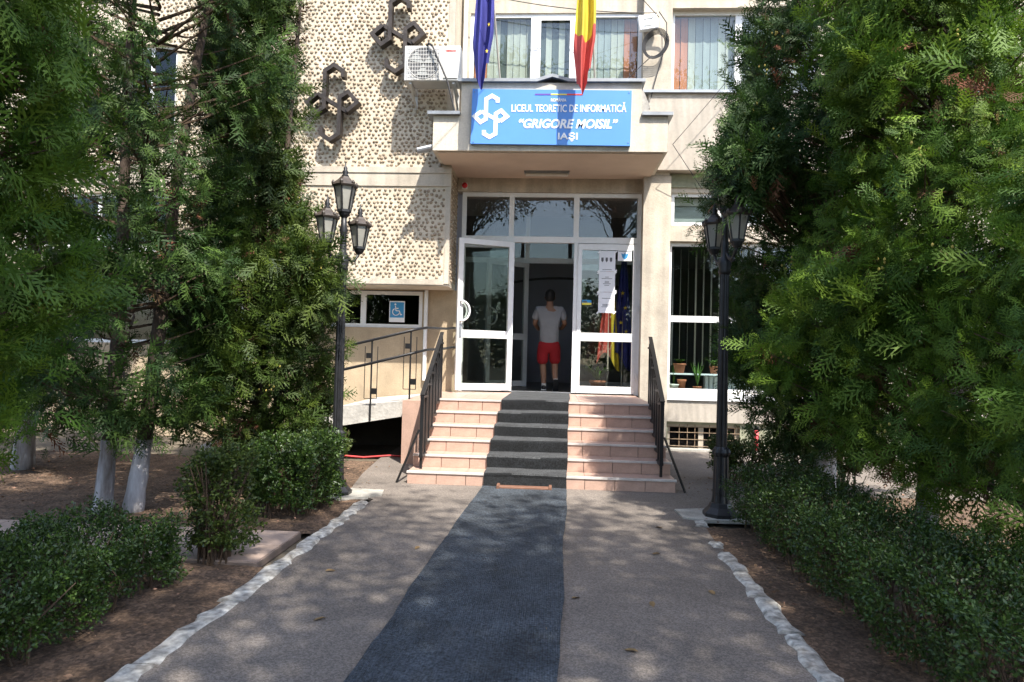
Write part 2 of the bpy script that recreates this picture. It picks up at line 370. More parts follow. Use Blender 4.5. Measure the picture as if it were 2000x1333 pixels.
# pebbled projecting wall
holes_p = [(-7.0, -6.1, 4.9, 6.3), (-8.6, -7.7, 4.9, 6.3), (-8.6, -6.1, 3.0, 3.9)]
wall('pebbled_wall', 'mortar', B, -14, XC, 2.53, 10, YP, YP+.18, holes_p)
box('pebbled_wall_return', 'mortar', B, XC-.18, XC-.002, YP+.18, 11.30, 2.53, 10)
box('overhang_soffit', 'cream', B, -14, XC-.004, YP+.004, 11.3, 2.50, 2.529)
box('string_course', 'cream', B, -14, XC+.012, YP-.035, YP+.1, 4.255, 4.345)
box('string_course', 'cream', B, -14, XC+.008, YP-.02, YP+.1, 4.05, 4.252)
box('wall_edge', 'cream', B, XC-.07, XC+.004, YP-.012, YP+.06, 2.53, 4.048)
box('wall_edge', 'cream', B, XC-.09, XC+.004, YP-.012, YP+.06, 4.348, 10)
box('wall_foot', 'cream', B, -14, XC-.072, YP-.010, YP+.05, 2.515, 2.60)
def nubs(name, x0, x1, z0, z1, plane, axis):
    sx, sz = .076, .062; cells = []
    r = 0; z = z0
    while z < z1:
        x = x0+(r % 2)*sx/2
        while x < x1:
            cells.append((x+random.gauss(0, .011), z+random.gauss(0, .009))); x += sx
        z += sz; r += 1
    C = np.array(cells); C = C[(C[:, 0] > x0) & (C[:, 0] < x1) & (C[:, 1] > z0) & (C[:, 1] < z1)]
    if axis == 'y': C = C[~((C[:, 0] < -6.05) & (C[:, 0] > -8.65) & (C[:, 1] > 2.95) & (C[:, 1] < 6.35))]
    n = len(C); K = 7; T = []
    for rr, hh in ((1.0, 0.0), (.92, .45), (.55, .9)):
        for k in range(K):
            a = 2*math.pi*k/K; T.append((rr*math.cos(a), hh, rr*math.sin(a)))
    T.append((0, 1, 0)); T = np.array(T); nv = len(T)
    F = []
    for q in range(2):
        for k in range(K):
            a, b, c, d = q*K+k, q*K+(k+1) % K, (q+1)*K+(k+1) % K, (q+1)*K+k; F += [(a, b, c), (a, c, d)]
    for k in range(K): F.append((2*K+k, 2*K+(k+1) % K, 3*K))
    F = np.array(F)
    R = RNG.uniform(.020, .030, (n, 1, 1)); Hh = RNG.uniform(.011, .021, (n, 1)); J = RNG.uniform(.85, 1.15, (n, nv, 1))
    P = T[None]*R*J; V = np.zeros((n, nv, 3))
    V[:, :, 0] = C[:, 0:1]+P[:, :, 0]; V[:, :, 2] = C[:, 1:2]+P[:, :, 2]; V[:, :, 1] = plane-T[None, :, 1]*Hh
    if axis == 'x':
        V = np.stack([plane+T[None, :, 1]*Hh, V[:, :, 0], V[:, :, 2]], -1)
    Fa = (F[None]+(np.arange(n)*nv)[:, None, None]).reshape(-1, 3)
    return stuff(link(name, arrays_mesh(name, V, Fa), 'pebble', B, smooth=True))
nubs('pebbles', -6.6, XC-.10, 4.37, 7.6, YP+.001, 'y'); nubs('pebbles', -6.6, XC-.09, 2.62, 4.04, YP+.001, 'y')
nubs('pebbles', YP+.08, 11.25, 2.6, 4.3, XC-.001, 'x')
# ground-floor walls
wall('lower_wall', 'ochre', B, -14, -1.56, -.3, 2.5, 11.22, 11.42, [(-4.06, -2.16, 1.86, 2.47), (-8.2, -5.2, 1.5, 2.45)])
wall('door_wall', 'cream', B, -1.62, 1.44, 4.16, 10, 11.24, 11.44, [(-1.48, 1.37, 5.9, 7.16)])
box('pier', 'cream', B, 1.372, 1.83, 11.06, 11.238, 4.41, 10)
wall('right_wall', 'cream', B, 1.44, 12, 5.78, 10, 11.10, 11.44, [(1.835, 4.15, 5.80, 7.16), (4.9, 7.2, 5.80, 7.16)])
box('spandrel', 'cream2', B, 1.46, 12, 10.95, 11.44, 4.47, 5.70)
box('window_ledge', 'zinc', B, 1.30, 12, 10.90, 11.16, 5.702, 5.745)
box('pilaster', 'cream', B, 1.425, 1.86, 11.06, 11.44, -.3, 4.405)
wall('right_lower_wall', 'cream', B, 1.862, 12, .78, 4.466, 11.18, 11.44, [(1.868, 4.9, .93, 3.345), (1.89, 3.4, 3.63, 4.16), (6.0, 9.0, .93, 3.345)])
box('lintel_band', 'greenish', B, 1.862, 12, 11.155, 11.178, 4.24, 4.464)
box('lintel_ledge', 'cream', B, 1.862, 12, 11.12, 11.178, 3.36, 3.57)
box('sill_apron', 'cream2', B, 1.862, 12, 11.09, 11.178, .455, .79)
wall('basement_wall', 'greenish', B, 1.862, 12, -.4, .452, 11.15, 11.44, [(1.89, 3.04, -.03, .41)])
box('plinth_kerb', 'pad', B, 1.862, 12, 10.95, 11.14, -.05, .03)
box('upper_block', 'cream', B, -14, 12, 11.5, 20, 9.9, 10.1)
box('back_block', 'room', B, -14, 12, 17.5, 17.7, -.3, 9.9)

def slats(win, x0, x1, z0, z1, y, pitch, cols, tw):
    n = int((x1-x0)/pitch); me = {}
    for i in range(n):
        x = x0+(i+.5)*pitch; c = cols(i, n)
        if c is None: continue
        a = tw(i); wd = pitch*.47; dx, dy = math.cos(a)*wd, math.sin(a)*wd
        m = MB(); P = []
        for zz in (z0, z1):
            for k in (-1, 0, 1): P.append((x+dx*k, y+dy*k+(.006 if k == 0 else 0), zz))
        m.add(P, [(0, 1, 4, 3), (1, 2, 5, 4)]); m.build('blind_slat', c, win)
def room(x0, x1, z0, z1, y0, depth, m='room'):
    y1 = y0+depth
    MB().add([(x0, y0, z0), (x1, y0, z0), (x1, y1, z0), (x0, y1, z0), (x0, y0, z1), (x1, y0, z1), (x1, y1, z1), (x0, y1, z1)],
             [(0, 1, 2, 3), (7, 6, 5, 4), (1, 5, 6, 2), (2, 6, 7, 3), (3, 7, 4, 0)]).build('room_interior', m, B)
def pane(parent, x0, x1, z0, z1, y, m='glass'):
    return MB().box(x0, x1, y, y+.008, z0, z1).build('pane', m, parent)
# upper windows
w1 = frame_mb(-1.48, 1.37, 5.9, 7.16, 11.27, 11.33, .06, (-.41, .29), (), .11).build('window', 'pvc', B)
MB().add(*[(lambda m: (m.v, m.f))(frame_mb(-.352, .232, 5.965, 7.095, 11.255, 11.268, .05))][0]).build('sash', 'pvc', w1)
for a, b in ((-1.42, -.468), (-.30, .18), (.348, 1.31)): pane(w1, a, b, 5.962, 7.098, 11.30)
up1 = ['slat_orange', 'slat_orange', 'slat_beige', 'slat_beige', 'slat_dark', 'slat_beige', 'slat_beige', 'slat_beige', 'slat_beige', 'slat_grey', 'slat_dark', 'slat_beige', 'slat_dark', 'slat_beige', 'slat_dark', 'slat_grey', 'slat_beige', 'slat_grey', 'slat_beige', 'slat_grey', 'slat_grey', 'slat_beige', 'slat_beige', 'slat_orange', 'slat_orange']
slats(w1, -1.42, 1.31, 5.95, 7.12, 11.40, .109, lambda i, n: up1[i % len(up1)], lambda i: random.uniform(-.1, .22))
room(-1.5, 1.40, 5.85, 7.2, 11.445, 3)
w2 = frame_mb(1.835, 4.15, 5.80, 7.16, 11.22, 11.28, .06, (2.93,), (), .11).build('window', 'pvc', B)
for a, b in ((1.895, 2.872), (2.988, 4.09)): pane(w2, a, b, 5.862, 7.098, 11.25)
slats(w2, 1.895, 4.09, 5.85, 7.12, 11.36, .122, lambda i, n: 'slat_orange' if i < 2 else random.choice(['slat_beige', 'slat_beige', 'slat_grey']), lambda i: random.uniform(-.06, .16))
room(1.80, 4.2, 5.75, 7.2, 11.445, 3)
w2b = frame_mb(4.9, 7.2, 5.80, 7.16, 11.22, 11.28, .06, (6.0,), ()).build('window', 'pvc', B); pane(w2b, 4.96, 7.14, 5.862, 7.098, 11.25, 'darkglass'); room(4.85, 7.25, 5.75, 7.2, 11.445, 3)
# big ground-floor window with plants behind it
w3 = frame_mb(1.868, 4.9, .93, 3.345, 11.22, 11.29, .05, (3.305,), (2.11,), .10).build('window', 'pvc', B)
for a, b in ((1.92, 3.252), (3.358, 4.85)):
    pane(w3, a, b, 2.163, 3.293, 11.25); pane(w3, a, b, .983, 2.057, 11.25)
box('sill', 'pvc', w3, 1.862, 4.95, 11.06, 11.215, .80, .925)
slats(w3, 1.95, 4.85, 1.35, 3.30, 11.62, .128, lambda i, n: 'slat_beige', lambda i: 1.50+random.uniform(-.10, .12))
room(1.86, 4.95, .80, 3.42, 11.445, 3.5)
w4 = frame_mb(1.89, 3.4, 3.63, 4.16, 11.22, 11.28, .055, (2.66,), (), .07).build('window', 'pvc', B)
for a, b in ((1.945, 2.625), (2.695, 3.345)): pane(w4, a, b, 3.687, 4.103, 11.25)
box('roller_blind', 'slat_beige', w4, 1.945, 3.345, 11.33, 11.34, 3.98, 4.10)
box('roller_blind', 'slat_grey', w4, 1.945, 3.345, 11.36, 11.37, 3.69, 3.98)
room(1.86, 3.45, 3.58, 4.2, 11.445, 2)
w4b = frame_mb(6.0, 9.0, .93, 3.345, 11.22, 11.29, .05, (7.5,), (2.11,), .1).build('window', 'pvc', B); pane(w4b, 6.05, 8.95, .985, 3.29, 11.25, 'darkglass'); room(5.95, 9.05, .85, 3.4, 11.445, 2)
# basement window with rusty grille
w5 = frame_mb(1.89, 3.04, -.03, .41, 11.22, 11.27, .05, (2.44,), (), .08).build('basement_window', 'cream', B)
pane(w5, 1.94, 2.99, .02, .36, 11.25, 'darkglass'); room(1.85, 3.08, -.1, .45, 11.445, 1)
for x in (2.08, 2.21, 2.33, 2.56, 2.70, 2.84, 2.96): MB().tube([(x, 11.16, -.03), (x, 11.16, .41)], .006, 6).build('grille_bar', 'rust', w5)
for z in (.06, .17, .28, .37): MB().tube([(1.89, 11.147, z), (3.04, 11.147, z)], .006, 6).build('grille_bar', 'rust', w5)
# low ramp-side window
w6 = frame_mb(-4.06, -2.16, 1.86, 2.47, 11.24, 11.30, .06, (-3.16,), (), .09).build('window', 'pvc', B)
for a, b in ((-4.0, -3.205), (-3.115, -2.22)): pane(w6, a, b, 1.922, 2.408, 11.27, 'darkglass')
room(-4.1, -2.1, 1.8, 2.499, 11.425, 2)
# windows seen through the trees on the left
for (a, b, c, d) in ((-7.0, -6.1, 4.9, 6.3), (-8.6, -7.7, 4.9, 6.3), (-8.6, -6.1, 3.0, 3.9)):
    ww = frame_mb(a, b, c, d, YP+.08, YP+.14, .06, ((a+b)/2,), ()).build('window', 'pvc', B); pane(ww, a+.06, b-.06, c+.062, d-.062, YP+.11, 'darkglass')
    box('sill', 'pvc', ww, a-.05, b+.05, YP-.08, YP+.078, c-.05, c-.004); room(a, b, c, d, YP+.19, .6)
ww = frame_mb(-8.2, -5.2, 1.5, 2.45, 11.27, 11.33, .06, (-6.7,), ()).build('window', 'pvc', B); pane(ww, -8.14, -5.26, 1.562, 2.388, 11.3, 'darkglass'); room(-8.2, -5.2, 1.5, 2.45, 11.425, 1)
# white downpipe and cable trim beside the upper window
MB().tube([(-1.555, 11.16, 5.45), (-1.555, 11.16, 10)], .035, 10).build('downpipe', 'pvc', B)
MB().tube([(-2.09, 11.17, 1.0), (-2.09, 11.17, 2.49)], .032, 10).build('downpipe', 'pvc', B)

# canopy
cf = 9.79
cp = MB().box(-1.80, 1.585, cf, 11.235, 4.405, 4.915).build('canopy', 'fascia', B)
MB().box(-1.40, 1.205, cf+.003, 11.235, 4.917, 5.40).build('parapet', 'fascia', cp)
box('soffit', 'soffit', cp, -1.74, 1.53, cf+.05, 11.23, 4.385, 4.403)
box('capping', 'zinc', cp, -1.88, -1.405, cf-.06, 11.2, 4.918, 4.965); box('capping', 'zinc', cp, 1.21, 1.65, cf-.06, 11.2, 4.918, 4.965)
MB().prism([(-1.45, 5.402), (-.30, 5.402), (-.08, 5.47), (.16, 5.402), (1.25, 5.402), (1.25, 5.447), (.17, 5.447), (-.08, 5.515), (-.31, 5.447), (-1.45, 5.447)], cf-.05, 11.2).build('capping', 'zinc', cp)
MB().prism([(1.206, 5.34), (1.25, 5.26), (1.30, 5.14), (1.335, 5.06), (1.31, 5.03), (1.325, 5.00), (1.28, 4.985), (1.24, 4.968), (1.206, 4.968)], cf+.03, cf+.24).build('broken_plaster', 'concrete', cp)
sp = MB(); n = 9
P0 = Vector((-1.79, cf+.12, 4.50)); P1 = Vector((-2.03, cf+.05, 4.42))
for P in (P0, P1):
    for r in (.055, .047):
        for k in range(n):
            a = math.pi*1.25*k/(n-1)-math.pi*1.125; sp.v.append((P.x, P.y+r*math.cos(a), P.z+r*math.sin(a)))
for k in range(n-1):
    sp.f += [(k, k+1, 2*n+k+1, 2*n+k), (n+k+1, n+k, 3*n+k, 3*n+k+1), (2*n+k, 2*n+k+1, 3*n+k+1, 3*n+k)]
sp.build('spout', 'zinc', cp)
l = thing('canopy_lamp', 'slim tube lamp fixed under the entrance canopy', 'lamp', (-.14, 10.8, 4.33))
box('housing', 'zinc', l, -.50, .215, 10.74, 10.86, 4.352, 4.384); box('diffuser', 'lampcover', l, -.48, .195, 10.76, 10.84, 4.315, 4.351, bevel=.008)

# entrance screen
YD = 11.284
ef = MB()
def fb(m, x0, x1, z0, z1, y0=YD, y1=YD+.07): m.box(x0, x1, y0, y1, z0, z1)
for a, b in ((-1.545, -1.475), (1.36, 1.425)): fb(ef, a, b, .842, 4.155)
fb(ef, -1.475, 1.36, 4.09, 4.155); fb(ef, -1.475, 1.36, 3.33, 3.43)
for a, b in ((-.755, -.675), (.315, .405)): fb(ef, a, b, 3.43, 4.09)
fb(ef, -.72, -.655, .86, 3.33); fb(ef, .335, .40, .86, 3.33)
fb(ef, -1.475, -.72, 3.24, 3.33); fb(ef, -1.475, -.72, .86, .97); fb(ef, -1.475, -.72, 1.72, 1.84)
ef = ef.build('entrance_frame', 'pvc', B)
for a, b, c, d in ((-1.473, -.757, 3.432, 4.088), (-.673, .313, 3.432, 4.088), (.407, 1.358, 3.432, 4.088), (-1.473, -.722, 1.842, 3.238), (-1.473, -.722, .972, 1.718)):
    pane(ef, a, b, c, d, YD+.03, 'doorglass')
box('threshold', 'zinc', ef, -.655, .335, YD-.02, YD+.1, .843, .862)
dr = MB(); X0, X1 = .402, 1.358
for a, b, c, d in ((X0, .468, .862, 3.318), (1.305, X1, .862, 3.318), (.468, 1.305, 3.222, 3.318), (.468, 1.305, .862, .975), (.468, 1.305, 1.715, 1.852)): fb(dr, a, b, c, d, YD-.012, YD+.06)
dr = dr.build('door_leaf', 'pvc', B)
pane(dr, .47, 1.303, 1.854, 3.22, YD+.02, 'doorglass'); pane(dr, .47, 1.303, .977, 1.713, YD+.02, 'doorglass')
for z in (1.1, 2.2, 2.9): box('hinge', 'pvc', dr, 1.362, 1.392, YD-.03, YD-.001, z, z+.11)
def swing(o, hx, hy, ang):
    o.matrix_local = Matrix.Translation((hx, hy, 0)) @ Matrix.Rotation(ang, 4, 'Z')
def leaf(hx, hy, ang, W, z0, z1, mid, name, kid_handle, side):
    # leaf drawn along +x from its hinge, then swung open
    m = MB(); t = .085
    for a, b, c, d in ((0, t, z0, z1), (W-t, W, z0, z1), (t, W-t, z1-t, z1), (t, W-t, z0, z0+t+.02), (t, W-t, mid-.06, mid+.06)): m.box(a, b, -.033, .033, c, d)
    o = m.build(name, 'pvc', None); kids = []
    kids.append(pane(None, t, W-t, mid+.062, z1-t-.002, 0, 'doorglass')); kids.append(pane(None, t, W-t, z0+t+.022, mid-.062, 0, 'doorglass'))
    hm = MB(); zc = mid+.36
    for sgn in (-1, 1):
        pts = [(W-.05, sgn*.033, zc+.16), (W-.05, sgn*.075, zc+.16)]+[(W-.05-.14*math.sin(a), sgn*.08, zc+.16*math.cos(a)) for a in np.linspace(.15, math.pi-.15, 9)]+[(W-.05, sgn*.075, zc-.16), (W-.05, sgn*.033, zc-.16)]
        hm.tube(pts, .017, 8)
    kids.append(hm.build('handle', 'pvc', None, smooth=True))
    if kid_handle:
        kids.append(MB().box(W-.075, W-.03, -.045, .045, zc-.42, zc-.22).build('lock_plate', 'zinc', None))
    for k in kids: k.parent = o
    o.parent = B; o.matrix_parent_inverse = Matrix.Translation(-Vector(WORLD[B.name]))
    o.matrix_basis = Matrix.Translation((hx, hy, 0)) @ Matrix.Rotation(ang, 4, 'Z')
    return o
leaf(-.665, YD-.045, math.pi+.43, .95, .875, 3.315, 1.78, 'door_leaf', True, 1)
# hall behind the doors
hx0, hx1 = -2.0, 1.8
box('hall_floor', 'hallfloor', B, hx0, hx1, YD+.072, 17.3, .78, .84)
wall('hall_back_wall', 'hallwall', B, hx0, hx1, .84, 4.5, 16.2, 16.4, [])
box('hall_side_wall', 'hallwall', B, hx0-.1, hx0, 11.45, 17.3, .84, 4.5); box('hall_side_wall', 'hallwall', B, hx1, hx1+.1, 11.45, 17.3, .84, 4.5)
box('hall_ceiling', 'hallceil', B, hx0, hx1, 11.445, 17.3, 4.2, 4.3)
box('hall_front_wall', 'hallwall', B, hx0, -1.56, 11.43, 11.60, .84, 4.2); box('hall_front_wall', 'hallwall', B, 1.44, hx1, 11.445, 11.60, .84, 4.2)
ar = MB(); pts = [(x, 2.95+.36*(1-((x-.15)/1.9)**2)) for x in np.linspace(-1.75, 2.05, 15)]
for (a, b), (c, d) in zip(pts, pts[1:]): ar.bar((a, 16.17, b), (c, 16.17, d), .05, .07, (0, 1, 0))
ar.build('arch_trim', 'ink', B)
YI = 13.4
inf = MB()
for a, b, c, d in ((-1.9, -1.82, .84, 4.2), (-.56, -.48, .84, 4.2), (.40, .48, .84, 4.2), (1.7, 1.78, .84, 4.2), (-1.82, -.56, 3.28, 3.38), (-.48, .40, 3.28, 3.38), (.48, 1.7, 3.28, 3.38), (.48, 1.7, .84, .98), (.48, 1.7, 1.78, 1.90)): inf.box(a, b, YI, YI+.06, c, d)
inf = inf.build('inner_door_frame', 'pvc', B)
for a, b, c, d in ((-1.82, -.56, 3.38, 4.2), (-.48, .40, 3.38, 4.2), (.48, 1.7, 3.38, 4.2), (.48, 1.7, 1.90, 3.28), (.48, 1.7, .98, 1.78)): pane(inf, a, b, c, d, YI+.03, 'doorglass')
leaf(-.50, YI-.05, math.pi+.62, .92, .86, 3.26, 1.82, 'inner_door_leaf', False, 1)

# ------------------------------------------------------------------ stairs
Y0, T, R_ = 7.484, .329, .14
XL, XR = -1.558, 1.372
st = thing('entrance_stairs', 'six pink tiled steps rising to the entrance landing', 'stairs', (0, Y0, 0))
core = MB()
for i in range(6): core.box(XL+.012, XR-.012, Y0+i*T+.014, 11.20 if i == 5 else Y0+(i+1)*T+.03, -.05 if i == 0 else i*R_-.03, (i+1)*R_-.012)
core.build('core', 'grout', st)
cw = lambda y: -.482+.0303*y
me_cache = {}
def tile_box(w_, d_, h_):
    k = (round(w_, 3), round(d_, 3), round(h_, 3))
    if k not in me_cache:
        me = bpy.data.meshes.new('tile'); m = MB().box(0, w_, 0, d_, 0, h_); me.from_pydata(m.v, [], m.f); me.materials.append(M['tile']); me_cache[k] = me
    return me_cache[k]
def put_tile(name, x, y, z, w_, d_, h_):
    o = bpy.data.objects.new(name, tile_box(w_, d_, h_)); COL.objects.link(o); o.location = (x, y, z); attach(o, st)
tw = .3255
for i in range(6):
    y = Y0+i*T; off = 0 if i % 2 == 0 else -.0
    for k in range(9): put_tile('riser_tile', XL+k*tw+.0015, y+random.uniform(-.001, .001), i*R_+.001, tw-.007, .013, R_-.022)
    dep = T if i < 5 else 11.20-y
    rows = 1 if i < 5 else 6
    for r in range(rows):
        for k in range(9): put_tile('tread_tile', XL+k*tw+.0015, y+.03+r*(dep/rows)+.001, (i+1)*R_-.011, tw-.004, dep/rows-(.034 if i < 5 else .004)+(.03 if i < 5 else 0)-.002, .010)
    box('nosing', 'nosing', st, XL-.006, XR+.006, y-.012, y+.028, (i+1)*R_-.019, (i+1)*R_+.003)
# landing block and ramp on the left
rp = thing('access_ramp', 'pale concrete wheelchair ramp climbing along the wall to the landing', 'ramp', (-2.5, 9.2, 0))
MB().box(-1.92, XL-.004, 8.80, 11.2, -.05, .825).build('landing_block', 'tile', rp)
ra = MB(); xs = [-1.923, -2.86, -3.6, -4.2, -4.75]; zt = [.80, .70, .44, .29, .12]; zb = [.60, .43, .25, .12, 0]
for y in (9.08, 11.2): ra.v += [(x, y, z) for x, z in zip(xs, zt)]+[(x, y, z) for x, z in zip(xs, zb)]
for k in range(4):
    ra.f += [(k, k+1, 5+k+1, 5+k), (10+k+1, 10+k, 15+k, 15+k+1), (k+1, k, 10+k, 11+k), (5+k, 6+k, 16+k, 15+k)]
ra.f += [(0, 5, 15, 10), (4, 14, 19, 9)]
ra.build('slab', 'concrete', rp)
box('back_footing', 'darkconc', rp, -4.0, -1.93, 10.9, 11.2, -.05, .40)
rr_ = thing('ramp_railing', 'thin black steel railing along the wheelchair ramp', 'railing', (-2.5, 9.03, .5))
for dz in (0, -.31):
    pts = [(-4.6, 9.03, 1.02+dz), (-3.9, 9.03, 1.21+dz), (-3.0, 9.03, 1.455+dz), (-2.42, 9.03, 1.60+dz), (-1.89, 9.03, 1.74+dz), (-1.80, 9.10, 1.77+dz), (-1.74, 9.4, 1.80+dz), (-1.66, 10.6, 1.84+dz), (-1.60, 11.0, 1.87+dz), (-1.535, 11.2, 1.86+dz)]
    MB().tube(pts, .019, 8).build('handrail', 'iron', rr_, smooth=True)
for x, zt_, zb_ in ((-1.885, 1.74, .52), (-2.41, 1.60, .52), (-2.98, 1.455, .45), (-3.6, 1.29, .2)):
    MB().tube([(x, 9.05, zb_), (x, 9.05, zt_)], .012, 8).build('post', 'iron', rr_)
    s_ = MB()
    for a in (-.085, .085): s_.tube([(x+a, 9.03, zt_-.78), (x+a, 9.03, zt_-.08)], .006, 6)
    s_.tube([(x-.085, 9.03, zt_-.78), (x+.085, 9.03, zt_-.78)], .005, 6); s_.build('infill_frame', 'iron', rr_)
    box('square_plate', 'iron', rr_, x-.07, x-.005, 9.02, 9.03, zt_-.24, zt_-.17); box('square_plate', 'iron', rr_, x+.012, x+.082, 9.02, 9.03, zt_-.72, zt_-.64)
tag(MB().tube([(-3.1, 8.9, .02), (-2.8, 9.2, .022), (-2.5, 9.12, .02), (-2.2, 9.35, .022), (-1.95, 9.3, .02)], .013, 8).build('garden_hose', 'hose', smooth=True), 'red hose lying on the ground under the ramp', 'hose')

def stair_rail(sx, x_f, x_b, label):
    t = thing('stair_railing', label, 'railing', (x_f, 7.7, .2), 'railings of the entrance stairs')
    A = Vector((x_f, 7.62, .97)); Bk = Vector((x_b, 9.36, 1.74))
    MB().bar(A, Bk, .05, .014).build('top_rail', 'iron', t)
    n = 6
    for k in range(n):
        f0 = (k+.08)/n; f1 = (k+.86)/n; p0 = A.lerp(Bk, f0); p1 = A.lerp(Bk, f1); fl = (k+1)*R_+(.0)
        zlo = max((int((p0.y-Y0)/T)+1)*R_+.10, .28); ztop = p0.z-.015
        m = MB(); w_ = .04
        m.box(p0.x-w_/2, p0.x+w_/2, p0.y-.015, p0.y+.015, zlo, ztop); m.box(p1.x-w_/2, p1.x+w_/2, p1.y-.015, p1.y+.015, zlo, ztop+.04)
        m.box(p0.x-w_/2-.002, p0.x+w_/2+.002, p0.y-.02, p1.y+.02, ztop-.03, ztop-.004); m.box(p0.x-w_/2-.002, p0.x+w_/2+.002, p0.y-.02, p1.y+.02, zlo-.012, zlo+.02)
        m.box(p0.x-.008, p0.x+.008, (p0.y+p1.y)/2-.012, (p0.y+p1.y)/2+.012, zlo+.02, ztop-.03)
        m.build('baluster_frame', 'iron', t)
    for y in (7.66, 8.5, 9.34):
        f = (y-A.y)/(Bk.y-A.y); p = A.lerp(Bk, f); zb_ = (int((y-Y0)/T)+1)*R_
        MB().box(p.x-.014, p.x+.014, y-.014, y+.014, zb_, p.z).build('post', 'iron', t)
    MB().bar((x_f+sx*.03, 7.64, .58), (x_f+sx*.24, 7.50, .004), .035, .012).build('brace', 'iron', t)
    return t
stair_rail(-1, -1.44, -1.515, 'black iron railing on the ramp side of the steps')
stair_rail(1, 1.235, 1.335, 'black iron railing on the window side of the steps')
# runners
def runner(name, m, prof, label, z_thick=.012):
    mb = MB()
    for i, (y, z) in enumerate(prof):
        c = cw(y); wv = .455+.005*math.sin(y*3.3)+.003*math.sin(y*8.1)+random.uniform(-.003, .003); c += .006*math.sin(y*2.1)
        for x in (-wv, -wv*.33, wv*.33, wv): mb.v.append((c+x, y, z+.0035*math.sin(y*7+x*4)+.002*math.sin(y*23+x*9)))
    n = len(prof)
    for i in range(n-1):
        for k in range(3): mb.f.append((i*4+k, i*4+k+1, i*4+4+k+1, i*4+4+k))
    o = mb.build(name, m)
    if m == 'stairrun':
        o.data.materials.append(M['sunlit_tread'])
        for p in o.data.polygons: p.material_index = 1 if abs(p.normal.z) > .6 else 0  # upward faces get the sun-lightened colour, upright ones stay dark
    md = o.modifiers.new('thick', 'SOLIDIFY'); md.thickness = z_thick; md.offset = -1
    return tag(o, label, 'carpet')
runner('path_carpet', 'runner', [(y, .021) for y in np.linspace(-4, 7.36, 90)], 'long blue-grey ribbed carpet laid down the middle of the asphalt path')
prof = [(Y0-.045, .02), (Y0-.028, R_-.03)]
for i in range(6):
    y = Y0+i*T; z = (i+1)*R_+.019
    prof += [(y-.03, z-.02), (y-.018, z-.004), (y+.01, z), (y+T*.5, z), (y+T-.05, z)] if i < 5 else [(y-.03, z-.02), (y-.018, z-.004), (y+.01, z), (y+.6, z), (10.4, z), (11.18, z)]
    if i < 5: prof += [(y+T-.034, z+.004), (y+T-.032, z+R_-.045)]
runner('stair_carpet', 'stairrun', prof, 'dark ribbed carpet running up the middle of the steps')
bw = thing('wooden_bar', 'brown wooden scraper bar lying at the foot of the steps', 'bar', (-.26, 7.31, .02))
box('plank', 'wood', bw, -.545, .03, 7.235, 7.335, .030, .052, bevel=.004)
for x in (-.55, .005): box('end_block', 'wood', bw, x, x+.03, 7.225, 7.36, .022, .066, bevel=.003)

# ------------------------------------------------------------------ emblems, sign, flags and fittings
LOGO = [(430, 498), (430, 455), (370, 415), (310, 455), (310, 700), (255, 738), (192, 667), (262, 607), (362, 667), (462, 727), (532, 667), (469, 596), (414, 634), (414, 879), (354, 919), (294, 879), (294, 836)]
def logo_path(cx, cz, w_, h_): return [(cx+(x-362)/340*w_, cz-(y-667)/504*h_) for x, y in LOGO]
def ribbon(path, wd, y0, y1):
    n = len(path); L_, Rr = [], []
    for i, p in enumerate(path):
        p = Vector(p); a = Vector(path[max(i-1, 0)]); b = Vector(path[min(i+1, n-1)])
        d0 = (p-a).normalized() if i else (b-p).normalized(); d1 = (b-p).normalized() if i < n-1 else d0
        nn = Vector((-(d0+d1).y, (d0+d1).x)).normalized(); k = 1/max(.45, nn.dot(Vector((-d0.y, d0.x)))); L_.append(p+nn*wd/2*k); Rr.append(p-nn*wd/2*k)
    m = MB(); m.v = [(p.x, y0, p.y) for p in L_]+[(p.x, y0, p.y) for p in Rr]+[(p.x, y1, p.y) for p in L_]+[(p.x, y1, p.y) for p in Rr]
    for i in range(n-1):
        a, b, c, d = i, i+1, n+i+1, n+i; m.f += [(a, b, c, d), (2*n+d, 2*n+c, 2*n+b, 2*n+a), (b, a, 2*n+a, 2*n+b), (d, c, 2*n+c, 2*n+d)]
    m.f += [(0, n, 3*n, 2*n), (n-1, 2*n+n-1, 3*n+n-1, n+n-1)]
    return m
for cx, cz, lb in ((-3.49, 5.30, 'lower dark steel knot emblem on the pebbled wall, nearer the trees'), (-2.49, 6.37, 'upper dark steel knot emblem on the pebbled wall above the air conditioner')):
    e = thing('wall_emblem', lb, 'emblem', (cx, YP, cz), 'steel emblems on the pebbled wall')
    pa = logo_path(cx, cz, .80, 1.17)
    ribbon(pa[:8], .060, YP-.21, YP-.075).build('ribbon', 'steel', e); ribbon(pa[9:], .060, YP-.21, YP-.075).build('ribbon', 'steel', e); ribbon(pa[7:10], .056, YP-.195, YP-.08).build('ribbon', 'steel', e)
    for dx, dz in ((-.12, .2), (.12, -.2), (-.3, 0), (.3, 0)): MB().tube([(cx+dx, YP+.02, cz+dz), (cx+dx, YP-.09, cz+dz)], .012, 6).build('wall_pin', 'steel', e)
